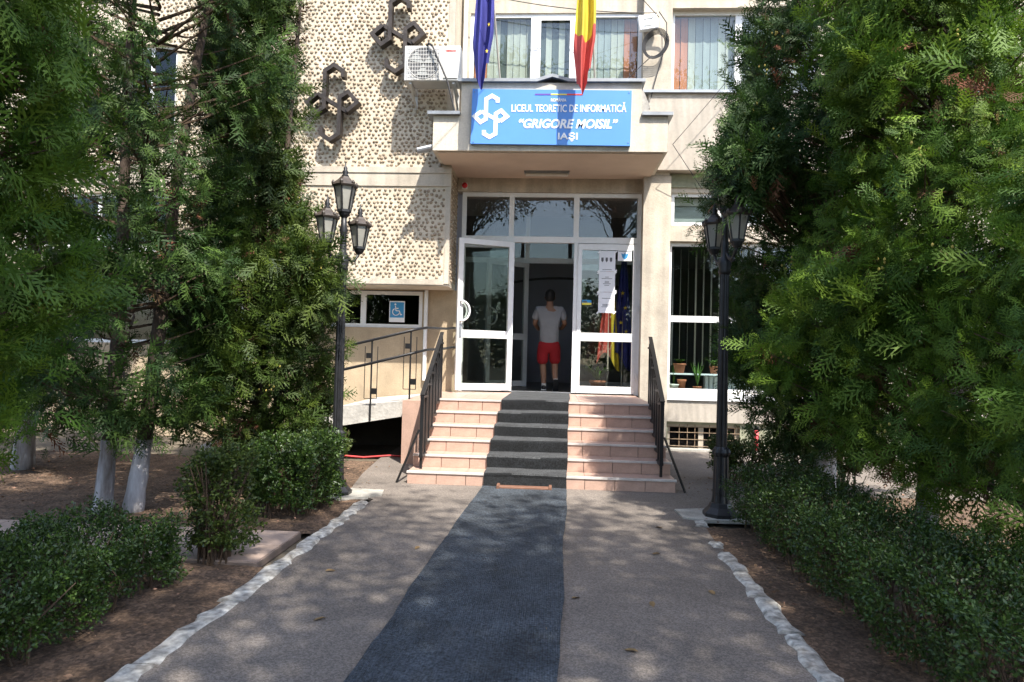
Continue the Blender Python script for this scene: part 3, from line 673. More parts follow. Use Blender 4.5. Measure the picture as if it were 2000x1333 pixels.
def text_mb(s, x0, x1, z0, z1, y, m, parent, name, shear=0, off=.012, depth=.004):
    c = bpy.data.curves.new('t', 'FONT'); c.body = s; c.offset = off; c.extrude = .01; c.resolution_u = 3; c.shear = shear
    o = bpy.data.objects.new('t', c); COL.objects.link(o); dg = bpy.context.evaluated_depsgraph_get()
    me = bpy.data.meshes.new_from_object(o.evaluated_get(dg)); bpy.data.objects.remove(o)
    V = np.array([v.co[:] for v in me.vertices]); lo, hi = V.min(0), V.max(0)
    for v, q in zip(me.vertices, V):
        u_ = (q-lo)/(hi-lo+1e-9); v.co = (x0+(x1-x0)*u_[0], y-depth*u_[2], z0+(z1-z0)*u_[1])
    me.name = name; me.materials.clear(); return link(name, me, m, parent)
ys_ = cf-.055
sg = thing('school_sign', 'blue rectangular sign with white lettering on the canopy front', 'sign', (-.09, cf, 4.48))
MB().add([(-1.24, ys_, 4.49), (1.05, ys_, 4.472), (1.056, ys_, 5.268), (-1.231, ys_, 5.288), (-1.24, cf-.005, 4.49), (1.05, cf-.005, 4.472), (1.056, cf-.005, 5.268), (-1.231, cf-.005, 5.288)], [(0, 1, 2, 3), (7, 6, 5, 4), (0, 4, 5, 1), (1, 5, 6, 2), (2, 6, 7, 3), (3, 7, 4, 0)]).build('panel', 'blue', sg)
pa = logo_path(-.955, 4.885, .47, .60)
ribbon(pa[:8], .056, ys_-.006, ys_-.001).build('logo_stroke', 'white', sg); ribbon(pa[9:], .056, ys_-.006, ys_-.001).build('logo_stroke', 'white', sg); ribbon(pa[7:10], .052, ys_-.004, ys_-.001).build('logo_stroke', 'white', sg)
text_mb('ROMÂNIA', -.094, .126, 5.102, 5.160, ys_-.001, 'white', sg, 'lettering', off=.02)
text_mb('LICEUL TEORETIC DE INFORMATICĂ', -.658, .982, 4.952, 5.098, ys_-.001, 'white', sg, 'lettering', off=.012)
text_mb('“GRIGORE MOISIL”', -.548, .868, 4.715, 4.855, ys_-.001, 'white', sg, 'lettering', shear=.22, off=.03)
text_mb('IAŞI', .018, .300, 4.530, 4.660, ys_-.001, 'white', sg, 'lettering', off=.022)
for a, b, m_ in ((-.325, -.097, 'purple'), (-.097, .131, 'signyellow'), (.131, .359, 'signred')): box('stripe', m_, sg, a, b, ys_-.004, ys_-.001, 5.198, 5.217)
for x in (-1.2, 1.02):
    for z in (4.52, 5.24): MB().lathe([(.008, 0), (.006, .006)], (0, 0, 0), 8).build('screw', 'zinc', sg).matrix_basis = Matrix.Translation((x, ys_-.006, z)) @ Matrix.Rotation(math.pi/2, 4, 'X')

def flag(x, stripes, label, cat_x, lean, zlow, star=False):
    base = Vector((x+.17, 10.05, 5.42)); tip = Vector((x-.05, 9.0, 7.9))
    t = thing('flag', label, 'flag', base)
    MB().tube([base, tip], .014, 8).build('flagpole', 'pole', t)
    MB().lathe([(.025, 0), (.02, .1)], base-Vector((0, 0, .02)), 10).build('socket', 'zinc', t)
    # cloth hanging folded from the upper pole
    nu, nv = 25, 30; ztop = 7.75
    cols = len(stripes); V = []
    for i in range(nu):
        u_ = i/(nu-1)
        for j in range(nv):
            v = j/(nv-1)
            zt_ = ztop-.15*u_; zb_ = zlow+.34*abs(u_-.45)**1.1*1.3+(.12 if u_ > .8 else 0)
            z = zt_+(zb_-zt_)*v
            f = (z-base.z)/(tip.z-base.z); px = base.x+(tip.x-base.x)*f; py = base.y+(tip.y-base.y)*f
            wd = .05+.26*min(1, v*1.25)-(.12*max(0, v-.82)/.18)
            xx = x-.02+(px-x)*(1-v)**2+(u_-.55)*wd*1.02+.012*math.sin(v*9+u_*3)
            yy = 9.28+(py-9.28)*(1-v)**3+(.085*math.sin(u_*11+v*1.6)+.03*math.sin(u_*23-v*4))*min(1, .25+v)
            V.append((xx, yy, z))
    for s_, (c, v0, v1) in enumerate(stripes):
        m = MB(); j0 = int(v0*(nv-1)); j1 = int(v1*(nv-1)); m.v = [V[i*nv+j] for i in range(nu) for j in range(j0, j1+1)]; k = j1-j0+1
        for i in range(nu-1):
            for j in range(k-1): m.f.append((i*k+j, (i+1)*k+j, (i+1)*k+j+1, i*k+j+1))
        m.build('cloth', c, t, smooth=True)
    if star:
        for (i, j) in ((17, 14), (18, 20), (15, 8), (19, 25)):
            p = Vector(V[i*nv+j])+Vector((.0, -.10, 0)); m = MB(); P = []
            for k in range(10):
                a = math.pi*k/5; r = .032 if k % 2 == 0 else .013; P.append((p.x+r*math.sin(a)*.7, p.z+r*math.cos(a)))
            m.prism(P, p.y-.002, p.y+.002).build('star', 'star', t)
    return t
flag(-1.02, [('rblue', 0, 1)], 'dark blue flag with gold stars hanging over the canopy', 0, 0, 5.11, True)
flag(.38, [('rblue', 0, .38), ('yellow', .38, .74), ('red', .74, 1)], 'blue, yellow and red striped flag hanging over the canopy sign', 0, 0, 5.04)
# air conditioner
a = thing('air_conditioner', 'white outdoor air conditioner unit with round fan grille on the pebbled wall', 'air conditioner', (-1.87, 10.1, 5.46))
box('casing', 'acwhite', a, -2.29, -1.445, 9.95, 10.27, 5.49, 6.02, bevel=.012)
cx, cz = -2.00, 5.755
MB().lathe([(.235, 0), (.235, .006)], (0, 0, 0), 36).build('fan_opening', 'acdark', a).matrix_basis = Matrix.Translation((cx, 9.95, cz)) @ Matrix.Rotation(math.pi/2, 4, 'X')
fan = MB()
for k in range(3):
    t0 = k*2.094; P = [(cx, cz)]+[(cx+.2*math.cos(t0+q), cz+.2*math.sin(t0+q)) for q in (0, .3, .6, .9)]; fan.prism(P, 9.935, 9.94)
fan.build('fan', 'slat_grey', a)
gr = MB()
for k in range(13): x = cx-.24+.04*k; gr.box(x-.0025, x+.0025, 9.922, 9.927, cz-.245, cz+.245)
for k in range(9): z = cz-.24+.06*k; gr.box(cx-.245, cx+.245, 9.9275, 9.931, z-.0025, z+.0025)
gr.tube([(cx+.235*math.cos(q), 9.924, cz+.235*math.sin(q)) for q in np.linspace(0, 6.283, 33)], .004, 5, False); gr.build('grille', 'acwhite', a)
box('side_panel', 'acwhite', a, -1.70, -1.49, 9.938, 9.948, 5.53, 5.99); text_mb('VIESSMANN', -1.675, -1.515, 5.922, 5.948, 9.9375, 'signred', a, 'lettering', off=.03, depth=.003)
for x in (-2.2, -1.55): MB().box(x-.02, x+.02, 9.98, YP+.01, 5.455, 5.487).box(x-.02, x+.02, YP-.03, YP+.01, 5.25, 5.454).bar((x, 10.0, 5.46), (x, YP-.03, 5.27), .03, .015).build('bracket', 'acwhite', a)
rd = thing('leaning_rod', 'thin black rod leaning between the air conditioner and canopy', 'rod', (-1.50, 9.8, 4.97))
MB().tube([(-1.49, 9.82, 4.97), (-1.62, 9.84, 5.45), (-1.86, 9.87, 5.98)], .013, 8).build('shaft', 'rubber', rd); MB().tube([(-1.86, 9.87, 5.98), (-1.92, 9.90, 6.03), (-1.96, 9.97, 6.02)], .017, 8).build('hook', 'rubber', rd)
# cable box and coil by the upper window
j = thing('junction_box', 'small white cable box hung beside the upper window', 'box', (1.42, 10.95, 6.7))
jm = MB().box(-.15, .15, -.05, .05, -.12, .12).build('casing', 'white', j, bevel=.012); jm.matrix_parent_inverse = Matrix(); jm.matrix_basis = Matrix.Translation((0, 0, .14)) @ Matrix.Rotation(-.16, 4, 'Y')
for dz in (.05, -.06): q = MB().box(-.07, .08, -.056, -.051, dz-.008, dz+.008).build('print_line', 'slat_grey', j); q.matrix_parent_inverse = Matrix(); q.matrix_basis = Matrix.Translation((0, 0, .14)) @ Matrix.Rotation(-.16, 4, 'Y')
c = MB()
for k in range(6):
    r = .17+.012*k; c.tube([(1.545+(r*.9)*math.cos(q)+.04*math.sin(q), 10.97-.012*k+.01*math.sin(q*3), 6.49+r*1.05*math.sin(q)) for q in np.linspace(0, 6.283, 29)], .0065, 5, False)
tag(c.build('cable_coil', 'rubber', smooth=True), 'coil of black cable hanging under the white cable box', 'cable')
def cable(pts, r, label, name='cable'): return tag(MB().tube(pts, r, 6).build(name, 'rubber', smooth=True), label, 'cable')
def sag(a, b, s_, n=14): a, b = Vector(a), Vector(b); return [a.lerp(b, i/n)+Vector((0, 0, -s_*4*(i/n)*(1-i/n))) for i in range(n+1)]
cable(sag((1.56, 10.98, 7.02), (-1.55, 10.9, 7.37), .10), .007, 'thin overhead cable stretched across the top of the three-part window')
cable(sag((1.60, 10.98, 6.95), (-4.5, 3.0, 9.5), .3), .006, 'thin cable leaving the cable box up and away to the far left')
cable([(1.60, 10.98, 7.04), (1.72, 10.96, 6.85), (1.73, 10.96, 6.55), (1.62, 10.96, 6.15), (1.53, 10.96, 5.80), (1.49, 10.90, 5.62)], .008, 'black cable dropping from the coil past the ledge')
cable([(1.50, 10.97, 6.32), (1.28, 10.95, 6.10), (.95, 10.9, 5.75), (.80, 10.85, 5.45)], .007, 'black cable slanting from the coil down to the parapet')
cable(sag((3.5, 10.6, 6.9), (1.81, 10.70, 4.80), .02), .005, 'thin wire slanting across the fluted wall under the right window')
cable(sag((1.81, 10.70, 4.80), (2.32, 10.9, 4.15), 0), .005, 'short wire slanting down past the greenish lintel')
cable(sag((-4.1, 11.1, 2.485), (-2.1, 11.1, 2.47), .015), .008, 'black cable along the top of the low dark window')
k = thing('alarm_siren', 'small red alarm siren above the entrance frame', 'alarm', (-1.50, 11.2, 4.25))
box('base_plate', 'white', k, -1.55, -1.46, 11.215, 11.238, 4.20, 4.30); MB().lathe([(.045, 0), (.045, .03), (.03, .05), (.01, .056)], (0, 0, 0), 16).build('dome', 'siren', k, True).matrix_basis = Matrix.Translation((-1.505, 11.214, 4.25)) @ Matrix.Rotation(math.pi/2, 4, 'X')
# accessibility sign
s_ = thing('access_sign', 'white and blue wheelchair sign in the low dark window', 'sign', (-2.58, 11.2, 1.95))
box('sheet', 'white', s_, -2.715, -2.455, 11.222, 11.228, 1.955, 2.305); box('blue_square', 'signblue', s_, -2.700, -2.470, 11.218, 11.2215, 2.03, 2.285)
m = MB(); cx, cz = -2.60, 2.125
pts = [(cx+.058*math.cos(q), cz+.058*math.sin(q)) for q in np.linspace(2.0, 5.9, 12)]
for (a_, b_), (c_, d_) in zip(pts, pts[1:]): m.bar((a_, 11.215, b_), (c_, 11.215, d_), .014, .003, (0, 1, 0))
for A, Bq in (((-2.612, 2.225), (-2.603, 2.145)), ((-2.603, 2.145), (-2.545, 2.143)), ((-2.545, 2.143), (-2.523, 2.075)), ((-2.523, 2.075), (-2.498, 2.085)), ((-2.606, 2.185), (-2.56, 2.183))): m.bar((A[0], 11.215, A[1]), (Bq[0], 11.215, Bq[1]), .016, .003, (0, 1, 0))
m.prism([(-2.613+.016*math.cos(q), 2.25+.016*math.sin(q)) for q in np.linspace(0, 5.6, 9)], 11.2135, 11.2165); m.build('wheelchair_symbol', 'white', s_)
# notices on the fixed door leaf
yn = YD-.014
for i, (z1, z0, lb) in enumerate(((3.206, 2.868, 'top white notice with three small crests taped to the door glass'), (2.864, 2.528, 'middle white notice with printed lines taped to the door glass'), (2.524, 2.185, 'bottom white notice taped to the door glass'))):
    p = thing('paper_notice', lb, 'notice', (.88, yn, z0)); box('sheet', 'paper', p, .748, 1.012, yn-.003, yn-.001, z0, z1)
    m = MB()
    if i == 0:
        for dx in (.80, .87, .94): m.prism([(dx-.018, z1-.11), (dx+.018, z1-.11), (dx+.02, z1-.16), (dx, z1-.19), (dx-.02, z1-.16)], yn-.0045, yn-.0035)
        rows = (.31,)
    else: rows = (.09, .115, .16, .18, .2, .225) if i == 1 else (.10, .2, .22, .24)
    for r in rows: hw = random.uniform(.03, .095); m.box(.88-hw, .88+hw, yn-.0045, yn-.0035, z1-r-.004, z1-r+.004)
    m.build('print', 'ink', p)
    for x in (.745, 1.015):
        for z in (z0+.005, z1-.02): MB().bar((x-.022, yn-.006, z-.02), (x+.022, yn-.006, z+.022), .022, .002, (0, 1, 0)).build('tape', 'white', p)
p = thing('crest_card', 'small white card with a blue crest on the door glass', 'card', (1.16, yn, 3.05)); box('card', 'paper', p, 1.05, 1.278, yn-.003, yn-.001, 3.045, 3.218)
MB().prism([(1.105, 3.17), (1.145, 3.155), (1.165, 3.185), (1.185, 3.155), (1.225, 3.17), (1.205, 3.10), (1.165, 3.065), (1.125, 3.10)], yn-.0045, yn-.0035).build('crest', 'signblue', p); box('header', 'ink', p, 1.06, 1.27, yn-.0045, yn-.0035, 3.198, 3.206)
p = thing('yellow_sticker', 'small yellow and blue sticker on the door glass', 'sticker', (.56, yn, 2.31)); box('base', 'signyellow', p, .482, .634, yn-.003, yn-.001, 2.31, 2.345); box('picture', 'signblue', p, .482, .634, yn-.003, yn-.001, 2.347, 2.392); box('silhouette', 'ink', p, .50, .56, yn-.0045, yn-.0035, 2.352, 2.376)
# red pipe by the basement
p = thing('red_pipe', 'red vertical pipe standing by the basement wall', 'pipe', (3.28, 11.08, 0)); MB().tube([(3.28, 11.08, -.05), (3.28, 11.08, .36)], .03, 10).build('tube', 'redpipe', p, True); MB().lathe([(.034, 0), (.034, .05), (.01, .06)], (3.28, 11.08, .36), 10).build('cap', 'iron', p)

# ------------------------------------------------------------------ lamp posts
def lantern(t, c, s=1.0):
    x, y, z = c
    prof = lambda L: [(r*s, h*s) for r, h in L]
    gl = MB().lathe(prof([(.062, 0), (.105, .235)]), c, 6).build('lantern_glass', 'frost', t)
    ir = MB()
    for k in range(6):
        a = 2*math.pi*(k+.5)/6; ir.bar((x+.064*s*math.cos(a), y+.064*s*math.sin(a), z), (x+.108*s*math.cos(a), y+.108*s*math.sin(a), z+.235*s), .014*s, .014*s)
    ir.lathe(prof([(.072, -.02), (.072, .006)]), c, 6); ir.lathe(prof([(.03, -.075), (.05, -.05), (.06, -.02)]), c, 12)
    ir.build('lantern_frame', 'lampiron', t)
    rf = MB().lathe(prof([(.125, .232), (.135, .25), (.10, .285), (.065, .315), (.045, .34)]), c, 6)
    for k in range(6):
        a = 2*math.pi*(k+.5)/6; rf.lathe([(.016*s, 0), (.020*s, .018*s), (.006*s, .04*s)], (x+.118*s*math.cos(a), y+.118*s*math.sin(a), z+.255*s), 6)
    rf.build('lantern_roof', 'bronze', t)
    MB().lathe(prof([(.03, .335), (.038, .35), (.022, .37), (.032, .39), (.018, .41), (.02, .43), (.008, .45), (.004, .49)]), c, 12).build('finial', 'lampiron', t, True)
def lamp(loc, rot, label):
    t = thing('street_lamp', label, 'lamp', loc, 'ornate lamp posts flanking the path'); X, Y, _ = loc
    MB().lathe([(.16, .018), (.16, .05), (.135, .075), (.11, .10), (.095, .14)], loc, 8).build('plinth', 'lampiron', t)
    MB().lathe([(.085, .13), (.075, .20), (.068, .5), (.066, .56), (.08, .58), (.085, .60), (.075, .63), (.055, .65)], loc, 24, .10).build('base_column', 'lampiron', t)
    MB().lathe([(.050, .64), (.046, 1.4), (.042, 2.24)], loc, 24, .14).build('shaft', 'lampiron', t)
    MB().lathe([(.044, 2.235), (.06, 2.26), (.05, 2.29), (.062, 2.33), (.055, 2.37), (.035, 2.40), (.032, 2.62), (.045, 2.66), (.03, 2.70), (.028, 2.82)], loc, 16).build('capital', 'lampiron', t, True)
    lantern(t, (X, Y, 2.86), 1.0)
    for k in range(2):
        a = rot+k*math.pi; d = Vector((math.cos(a), math.sin(a), 0)); o = Vector(loc)
        pts = [o+d*(.03+.20*q)+Vector((0, 0, 2.44-.09*math.sin(q*math.pi)+.02*q)) for q in np.linspace(0, 1, 9)]
        MB().tube(pts, .014, 8).tube([o+d*.10+Vector((0, 0, 2.40)), o+d*.13+Vector((0, 0, 2.34)), o+d*.18+Vector((0, 0, 2.34)), o+d*.17+Vector((0, 0, 2.385))], .009, 6).build('arm', 'lampiron', t, True)
        lantern(t, tuple(o+d*.23+Vector((0, 0, 2.52))), .92)
    return t
lamp((-2.12, 6.74, 0), math.radians(243), 'ornate black lamp post with lanterns beside the ramp, among the left trees')
lamp((1.58, 6.40, 0), math.radians(282), 'ornate black lamp post at the end of the right hedge')

# ------------------------------------------------------------------ things inside
def leaves_pot(c, n, tall, spread, m='leafpot', wdt=.02, up=.7, name='foliage', parent=None):
    mb = MB(); c = Vector(c)
    for k in range(n):
        a = random.uniform(0, 6.283); d = Vector((math.cos(a)*spread, math.sin(a)*spread, up)).normalized(); L_ = tall*random.uniform(.6, 1.1)
        s_ = d.cross(Vector((0, 0, 1))).normalized()*wdt; q = c+d*L_*.5+Vector((0, 0, .02)); e = c+d*L_+Vector((0, 0, -L_*.25*spread))
        mb.add([c+s_*.3, q+s_, e, q-s_, c-s_*.3], [(0, 1, 2, 3, 4)])
    return mb.build(name, m, parent)
def pot(loc, r, h, label, m='terracotta', **k):
    t = thing('potted_plant', label, 'plant', loc); MB().lathe([(r*.7, 0), (r*.95, h*.8), (r*1.08, h*.82), (r*1.08, h), (r*.9, h), (r*.85, h*.9)], loc, 16).build('pot', m, t, True)
    leaves_pot((loc[0], loc[1], loc[2]+h*.9), parent=t, **k); return t
ys_ = 11.46
sh = thing('plant_shelf', 'pale shelf bar behind the large window carrying pots', 'shelf', (2.6, ys_, 1.2)); box('board', 'radiator', sh, 1.93, 4.85, ys_-.09, ys_+.09, 1.20, 1.225)
for x in (1.95, 4.8): box('support', 'radiator', sh, x, x+.02, ys_-.02, ys_+.02, .82, 1.199)
pot((2.12, ys_, 1.226), .10, .16, 'bushy green plant in a square brown pot at the near end of the window shelf', n=60, tall=.20, spread=.9, wdt=.028)
pot((2.68, ys_, 1.226), .07, .13, 'spiky palm-like plant in a small brown pot on the window shelf', n=26, tall=.27, spread=.8, wdt=.012)
pot((3.02, ys_, 1.226), .07, .12, 'leafy plant in a brown pot on the window shelf behind the lamp post', n=40, tall=.22, spread=.8, wdt=.02)
pot((2.40, 11.38, .925), .07, .09, 'tall sword-leaved plant standing on the inner sill', n=18, tall=.46, spread=.28, wdt=.014, up=1)
pot((2.02, 11.38, .925), .08, .12, 'round white pot with thin stems on the inner sill', m='potwhite', n=6, tall=.45, spread=.15, wdt=.005, up=1)
pot((2.15, 11.40, .925), .07, .20, 'tall brown pot under the shelf on the inner sill', n=5, tall=.08, spread=.5, wdt=.01)
rd = thing('radiator', 'white ribbed radiator behind the large window', 'radiator', (2.9, 11.62, .9))
for k in range(14): box('rib', 'radiator', rd, 2.56+k*.075, 2.62+k*.075, 11.56, 11.66, .93, 1.19, bevel=.01)
def indoor_flag(x, stripes, label):
    t = thing('indoor_flag', label, 'flag', (x, 11.74, .84)); MB().tube([(x, 11.74, .84), (x, 11.74, 3.15)], .014, 8).build('flagpole', 'pole', t); MB().lathe([(.14, 0), (.13, .04), (.03, .06)], (x, 11.74, .84), 16).build('foot', 'iron', t)
    nu, nv = 17, 20
    for (c, u0, u1) in stripes:
        m = MB()
        for i in range(nu):
            u_ = u0+(u1-u0)*i/(nu-1)
            for j in range(nv):
                v = j/(nv-1); wd = .09+.30*v; m.v.append((x+(u_-.5)*wd, 11.70+.035*math.sin(u_*16)*(.3+v), 3.1-v*(1.72+.16*math.sin(u_*5+x*3))))
        for i in range(nu-1):
            for j in range(nv-1): m.f.append((i*nv+j, (i+1)*nv+j, (i+1)*nv+j+1, i*nv+j+1))
        m.build('cloth', c, t, True)
    return t
indoor_flag(.96, [('red', 0, .62), ('yellow', .62, 1)], 'red and yellow flag standing behind the door glass')
f = indoor_flag(1.20, [('rblue', 0, 1)], 'blue flag with gold stars standing behind the door glass')
for (dx, z) in ((.03, 2.3), (-.04, 2.05), (.05, 1.9), (-.02, 2.55)):
    P = []
    for k in range(10): q = math.pi*k/5; r = .04 if k % 2 == 0 else .016; P.append((1.2+dx+r*math.sin(q), z+r*math.cos(q)))
    MB().prism(P, 11.640, 11.643).build('star', 'star', f)
pot((.80, 11.75, .84), .14, .22, 'leafy plant in a pot on the floor behind the door glass', n=60, tall=.5, spread=.7, wdt=.03)

# ------------------------------------------------------------------ person walking in
def skin(name, nodes, edges, m, parent, root=0, sub=2):
    me = bpy.data.meshes.new(name); me.from_pydata([n[0] for n in nodes], edges, []); o = bpy.data.objects.new(name, me); COL.objects.link(o)
    o.modifiers.new('s', 'SKIN'); o.modifiers.new('u', 'SUBSURF').levels = sub; o.modifiers['u'].render_levels = sub
    sv = me.skin_vertices[0].data
    for i, n in enumerate(nodes): sv[i].radius = (n[1], n[2] if len(n) > 2 else n[1]); sv[i].use_root = (i == root)
    me2 = bpy.data.meshes.new_from_object(o.evaluated_get(bpy.context.evaluated_depsgraph_get())); bpy.data.objects.remove(o); me2.name = name
    return link(name, me2, m, parent, True)
px_, py_, pz = -.05, 12.15, .84
def Pn(x, y, z): return (px_+x, py_+y, pz+z)
pn = thing('person', 'person in grey t-shirt and red shorts walking in through the doorway, seen from behind', 'person', (px_, py_, pz))
nodes = [(Pn(0, 0, .93), .10, .085), (Pn(0, 0, 1.15), .12, .09), (Pn(0, .01, 1.36), .16, .11), (Pn(0, .02, 1.49), .065, .065), (Pn(0, .03, 1.56), .058, .06), (Pn(0, .045, 1.66), .078, .09), (Pn(0, .045, 1.73), .060, .07),
         (Pn(-.19, .01, 1.43), .06), (Pn(-.265, .02, 1.19), .045), (Pn(-.20, .22, 1.10), .035), (Pn(-.17, .29, 1.10), .032),
         (Pn(.19, .01, 1.43), .06), (Pn(.275, .02, 1.20), .045), (Pn(.22, .22, 1.12), .035), (Pn(.19, .29, 1.12), .032),
         (Pn(-.10, 0, .80), .075), (Pn(-.10, .04, .47), .065), (Pn(-.085, .03, .30), .058), (Pn(-.075, .0, .08), .040),
         (Pn(.10, 0, .80), .075), (Pn(.11, .05, .48), .065), (Pn(.115, -.08, .33), .058), (Pn(.13, -.24, .17), .040)]
edges = [(0, 1), (1, 2), (2, 3), (3, 4), (4, 5), (5, 6), (2, 7), (7, 8), (8, 9), (9, 10), (2, 11), (11, 12), (12, 13), (13, 14), (0, 15), (15, 16), (16, 17), (17, 18), (0, 19), (19, 20), (20, 21), (21, 22)]
bd = skin('body', nodes, edges, 'skin', pn)
for sx in (-1, 1):
    b0 = nodes[10 if sx < 0 else 14][0]
    for k in range(5):
        o0 = Vector(b0)+Vector((sx*(-.028+.014*k), .03, .01)); skin('finger', [(tuple(o0), .010), (tuple(o0+Vector((0, .045, -.006))), .009), (tuple(o0+Vector((0, .06, -.035))), .008)], [(0, 1), (1, 2)], 'skin', bd, 0, 1)
sc = 1.0
skin('t_shirt', [(Pn(0, 0, .80), .185, .145), (Pn(0, 0, .90), .188, .14), (Pn(0, 0, 1.06), .182, .13), (Pn(0, .01, 1.34), .205, .135), (Pn(0, .02, 1.475), .09, .085), (Pn(-.205, .01, 1.43), .085), (Pn(-.26, .02, 1.24), .075), (Pn(.205, .01, 1.43), .085), (Pn(.265, .02, 1.24), .075)],
     [(0, 1), (1, 2), (2, 3), (3, 4), (3, 5), (5, 6), (3, 7), (7, 8)], 'shirt', pn)
skin('shorts', [(Pn(0, 0, .93), .178, .135), (Pn(0, 0, .82), .17, .135), (Pn(-.105, .01, .74), .125), (Pn(-.11, .035, .45), .105), (Pn(.105, .01, .74), .125), (Pn(.115, .045, .46), .105)], [(0, 1), (1, 2), (2, 3), (1, 4), (4, 5)], 'shorts', pn)
hm = MB().lathe([(.045, -.115), (.080, -.085), (.090, -.03), (.092, .02), (.082, .06), (.055, .095), (.015, .112)], Pn(0, 0, 1.695), 18)
hm.v = [(x, py_+.02+(y-py_)*1.08, z) for x, y, z in hm.v]; hm.build('hair', 'hair', pn, True)
MB().lathe([(.014, -.02), (.012, 0), (.005, .022)], Pn(0, .145, 1.645), 8).build('nose', 'skin', bd, True)
for sx in (-1, 1): MB().lathe([(.003, -.008), (.011, 0), (.003, .008)], Pn(sx*.03, .125, 1.67), 8).build('eye', 'hair', bd, True)
MB().box(px_-.022, px_+.022, py_+.122, py_+.128, pz+1.605, pz+1.612).build('mouth', 'shorts', bd)
for sx in (-1, 1):
    MB().lathe([(.004, -.03), (.016, 0), (.004, .03)], Pn(sx*.083, .045, 1.655), 8).build('ear', 'skin', bd, True)
def shoe(c, tilt):
    m = Matrix.Translation(c) @ Matrix.Rotation(tilt, 4, 'X')
    o = skin('shoe', [((0, -.08, .045), .045, .05), ((0, .03, .045), .046, .045), ((0, .14, .035), .042, .032)], [(0, 1), (1, 2)], 'shoe', pn); sl = MB().slab([(-.04, -.13), (.04, -.13), (.048, .0), (.048, .12), (.03, .19), (-.03, .19), (-.048, .12), (-.045, 0)], -.002, .012).build('sole_rim', 'sole', o); s2 = MB().slab([(-.04, -.13), (.04, -.13), (.048, .0), (.048, .12), (.03, .19), (-.03, .19), (-.048, .12), (-.045, 0)], -.014, -.0022).build('outsole', 'shoe', o)
    o.matrix_basis = m; sl.matrix_parent_inverse = Matrix(); s2.matrix_parent_inverse = Matrix()
    o.matrix_parent_inverse = Matrix.Translation(-Vector(WORLD[pn.name]))
shoe(Pn(-.075, .02, .012), 0); shoe(Pn(.135, -.21, .11), -.95)
MB().lathe([(.043, .06), (.045, .13)], Pn(-.075, .0, 0), 12).build('sock', 'sole', pn)

# ------------------------------------------------------------------ vegetation
def spray_template(nside, nsub, seed, wd1=.05, wd2=.045):
    r = np.random.default_rng(seed); V = []; F = []
    def tri(a, b, wd):
        a = np.array(a); b = np.array(b); d = b-a; nrm = np.array([-d[1], d[0], 0]); nrm = nrm/(np.linalg.norm(nrm)+1e-9)*wd
        k = len(V); V.extend([a+nrm*.55, a-nrm*.55, b]); F.append((k, k+1, k+2))
    zf = lambda x, y: -.16*x*x-.10*abs(y)+r.uniform(-.02, .02)
    tri((0, 0, 0), (1, 0, zf(1, 0)), .035)
    for i in range(nside):
        x = .10+.84*i/(nside-1); sgn = 1 if i % 2 else -1
        L = (.46*math.sin(math.pi*min(1, (x*.85+.18)))**.8)*r.uniform(.8, 1.15); a = math.radians(r.uniform(36, 52))
        bx, by = x+L*math.cos(a), sgn*L*math.sin(a); p0 = (x, 0, zf(x, 0)); p1 = (bx, by, zf(bx, by)); tri(p0, p1, wd1)
        for j in range(nsub):
            t = .25+.7*j/max(1, nsub-1); s2 = 1 if j % 2 else -1; l2 = L*.42*(1.15-t)*r.uniform(.8, 1.2)+.03; a2 = sgn*a+s2*math.radians(r.uniform(32, 48))
            qx, qy = x+(bx-x)*t, by*t; ex, ey = qx+l2*math.cos(a2), qy+l2*math.sin(a2); tri((qx, qy, zf(qx, qy)), (ex, ey, zf(ex, ey)), wd2)
    return np.array(V), np.array(F)
SP_HI = [spray_template(12, 3, s, .050, .046) for s in range(4)]; SP_LO = [spray_template(9, 2, s+10, .070, .064) for s in range(4)]
def norm(a): return a/(np.linalg.norm(a, axis=-1, keepdims=True)+1e-9)
def sprays(name, base, dirs, L, mats_, parent, tmpl, nr=None):
    n = len(base); idx = RNG.integers(0, len(tmpl), n); Vs, Fs, Ts = [], [], []; off = 0
    if nr is None: nr = np.cross(dirs, RNG.normal(0, 1, (n, 3)))
    else: nr = nr-dirs*(nr*dirs).sum(-1, keepdims=True)
    nr = norm(nr); sd = np.cross(nr, dirs); tn = RNG.uniform(0, 1, n)
    for k, (T, F) in enumerate(tmpl):
        q = np.where(idx == k)[0]
        if not len(q): continue
        V = base[q, None, :]+L[q, None, None]*(T[None, :, 0:1]*dirs[q, None, :]+T[None, :, 1:2]*sd[q, None, :]+T[None, :, 2:3]*nr[q, None, :])
        Vs.append(V.reshape(-1, 3)); Fs.append((F[None]+(np.arange(len(q))*len(T))[:, None, None]).reshape(-1, 3)+off); off += len(q)*len(T); Ts.append(np.repeat(tn[q], len(T)))
    me = arrays_mesh(name, np.concatenate(Vs), np.concatenate(Fs), np.concatenate(Ts))
    return stuff(link(name, me, mats_, parent))
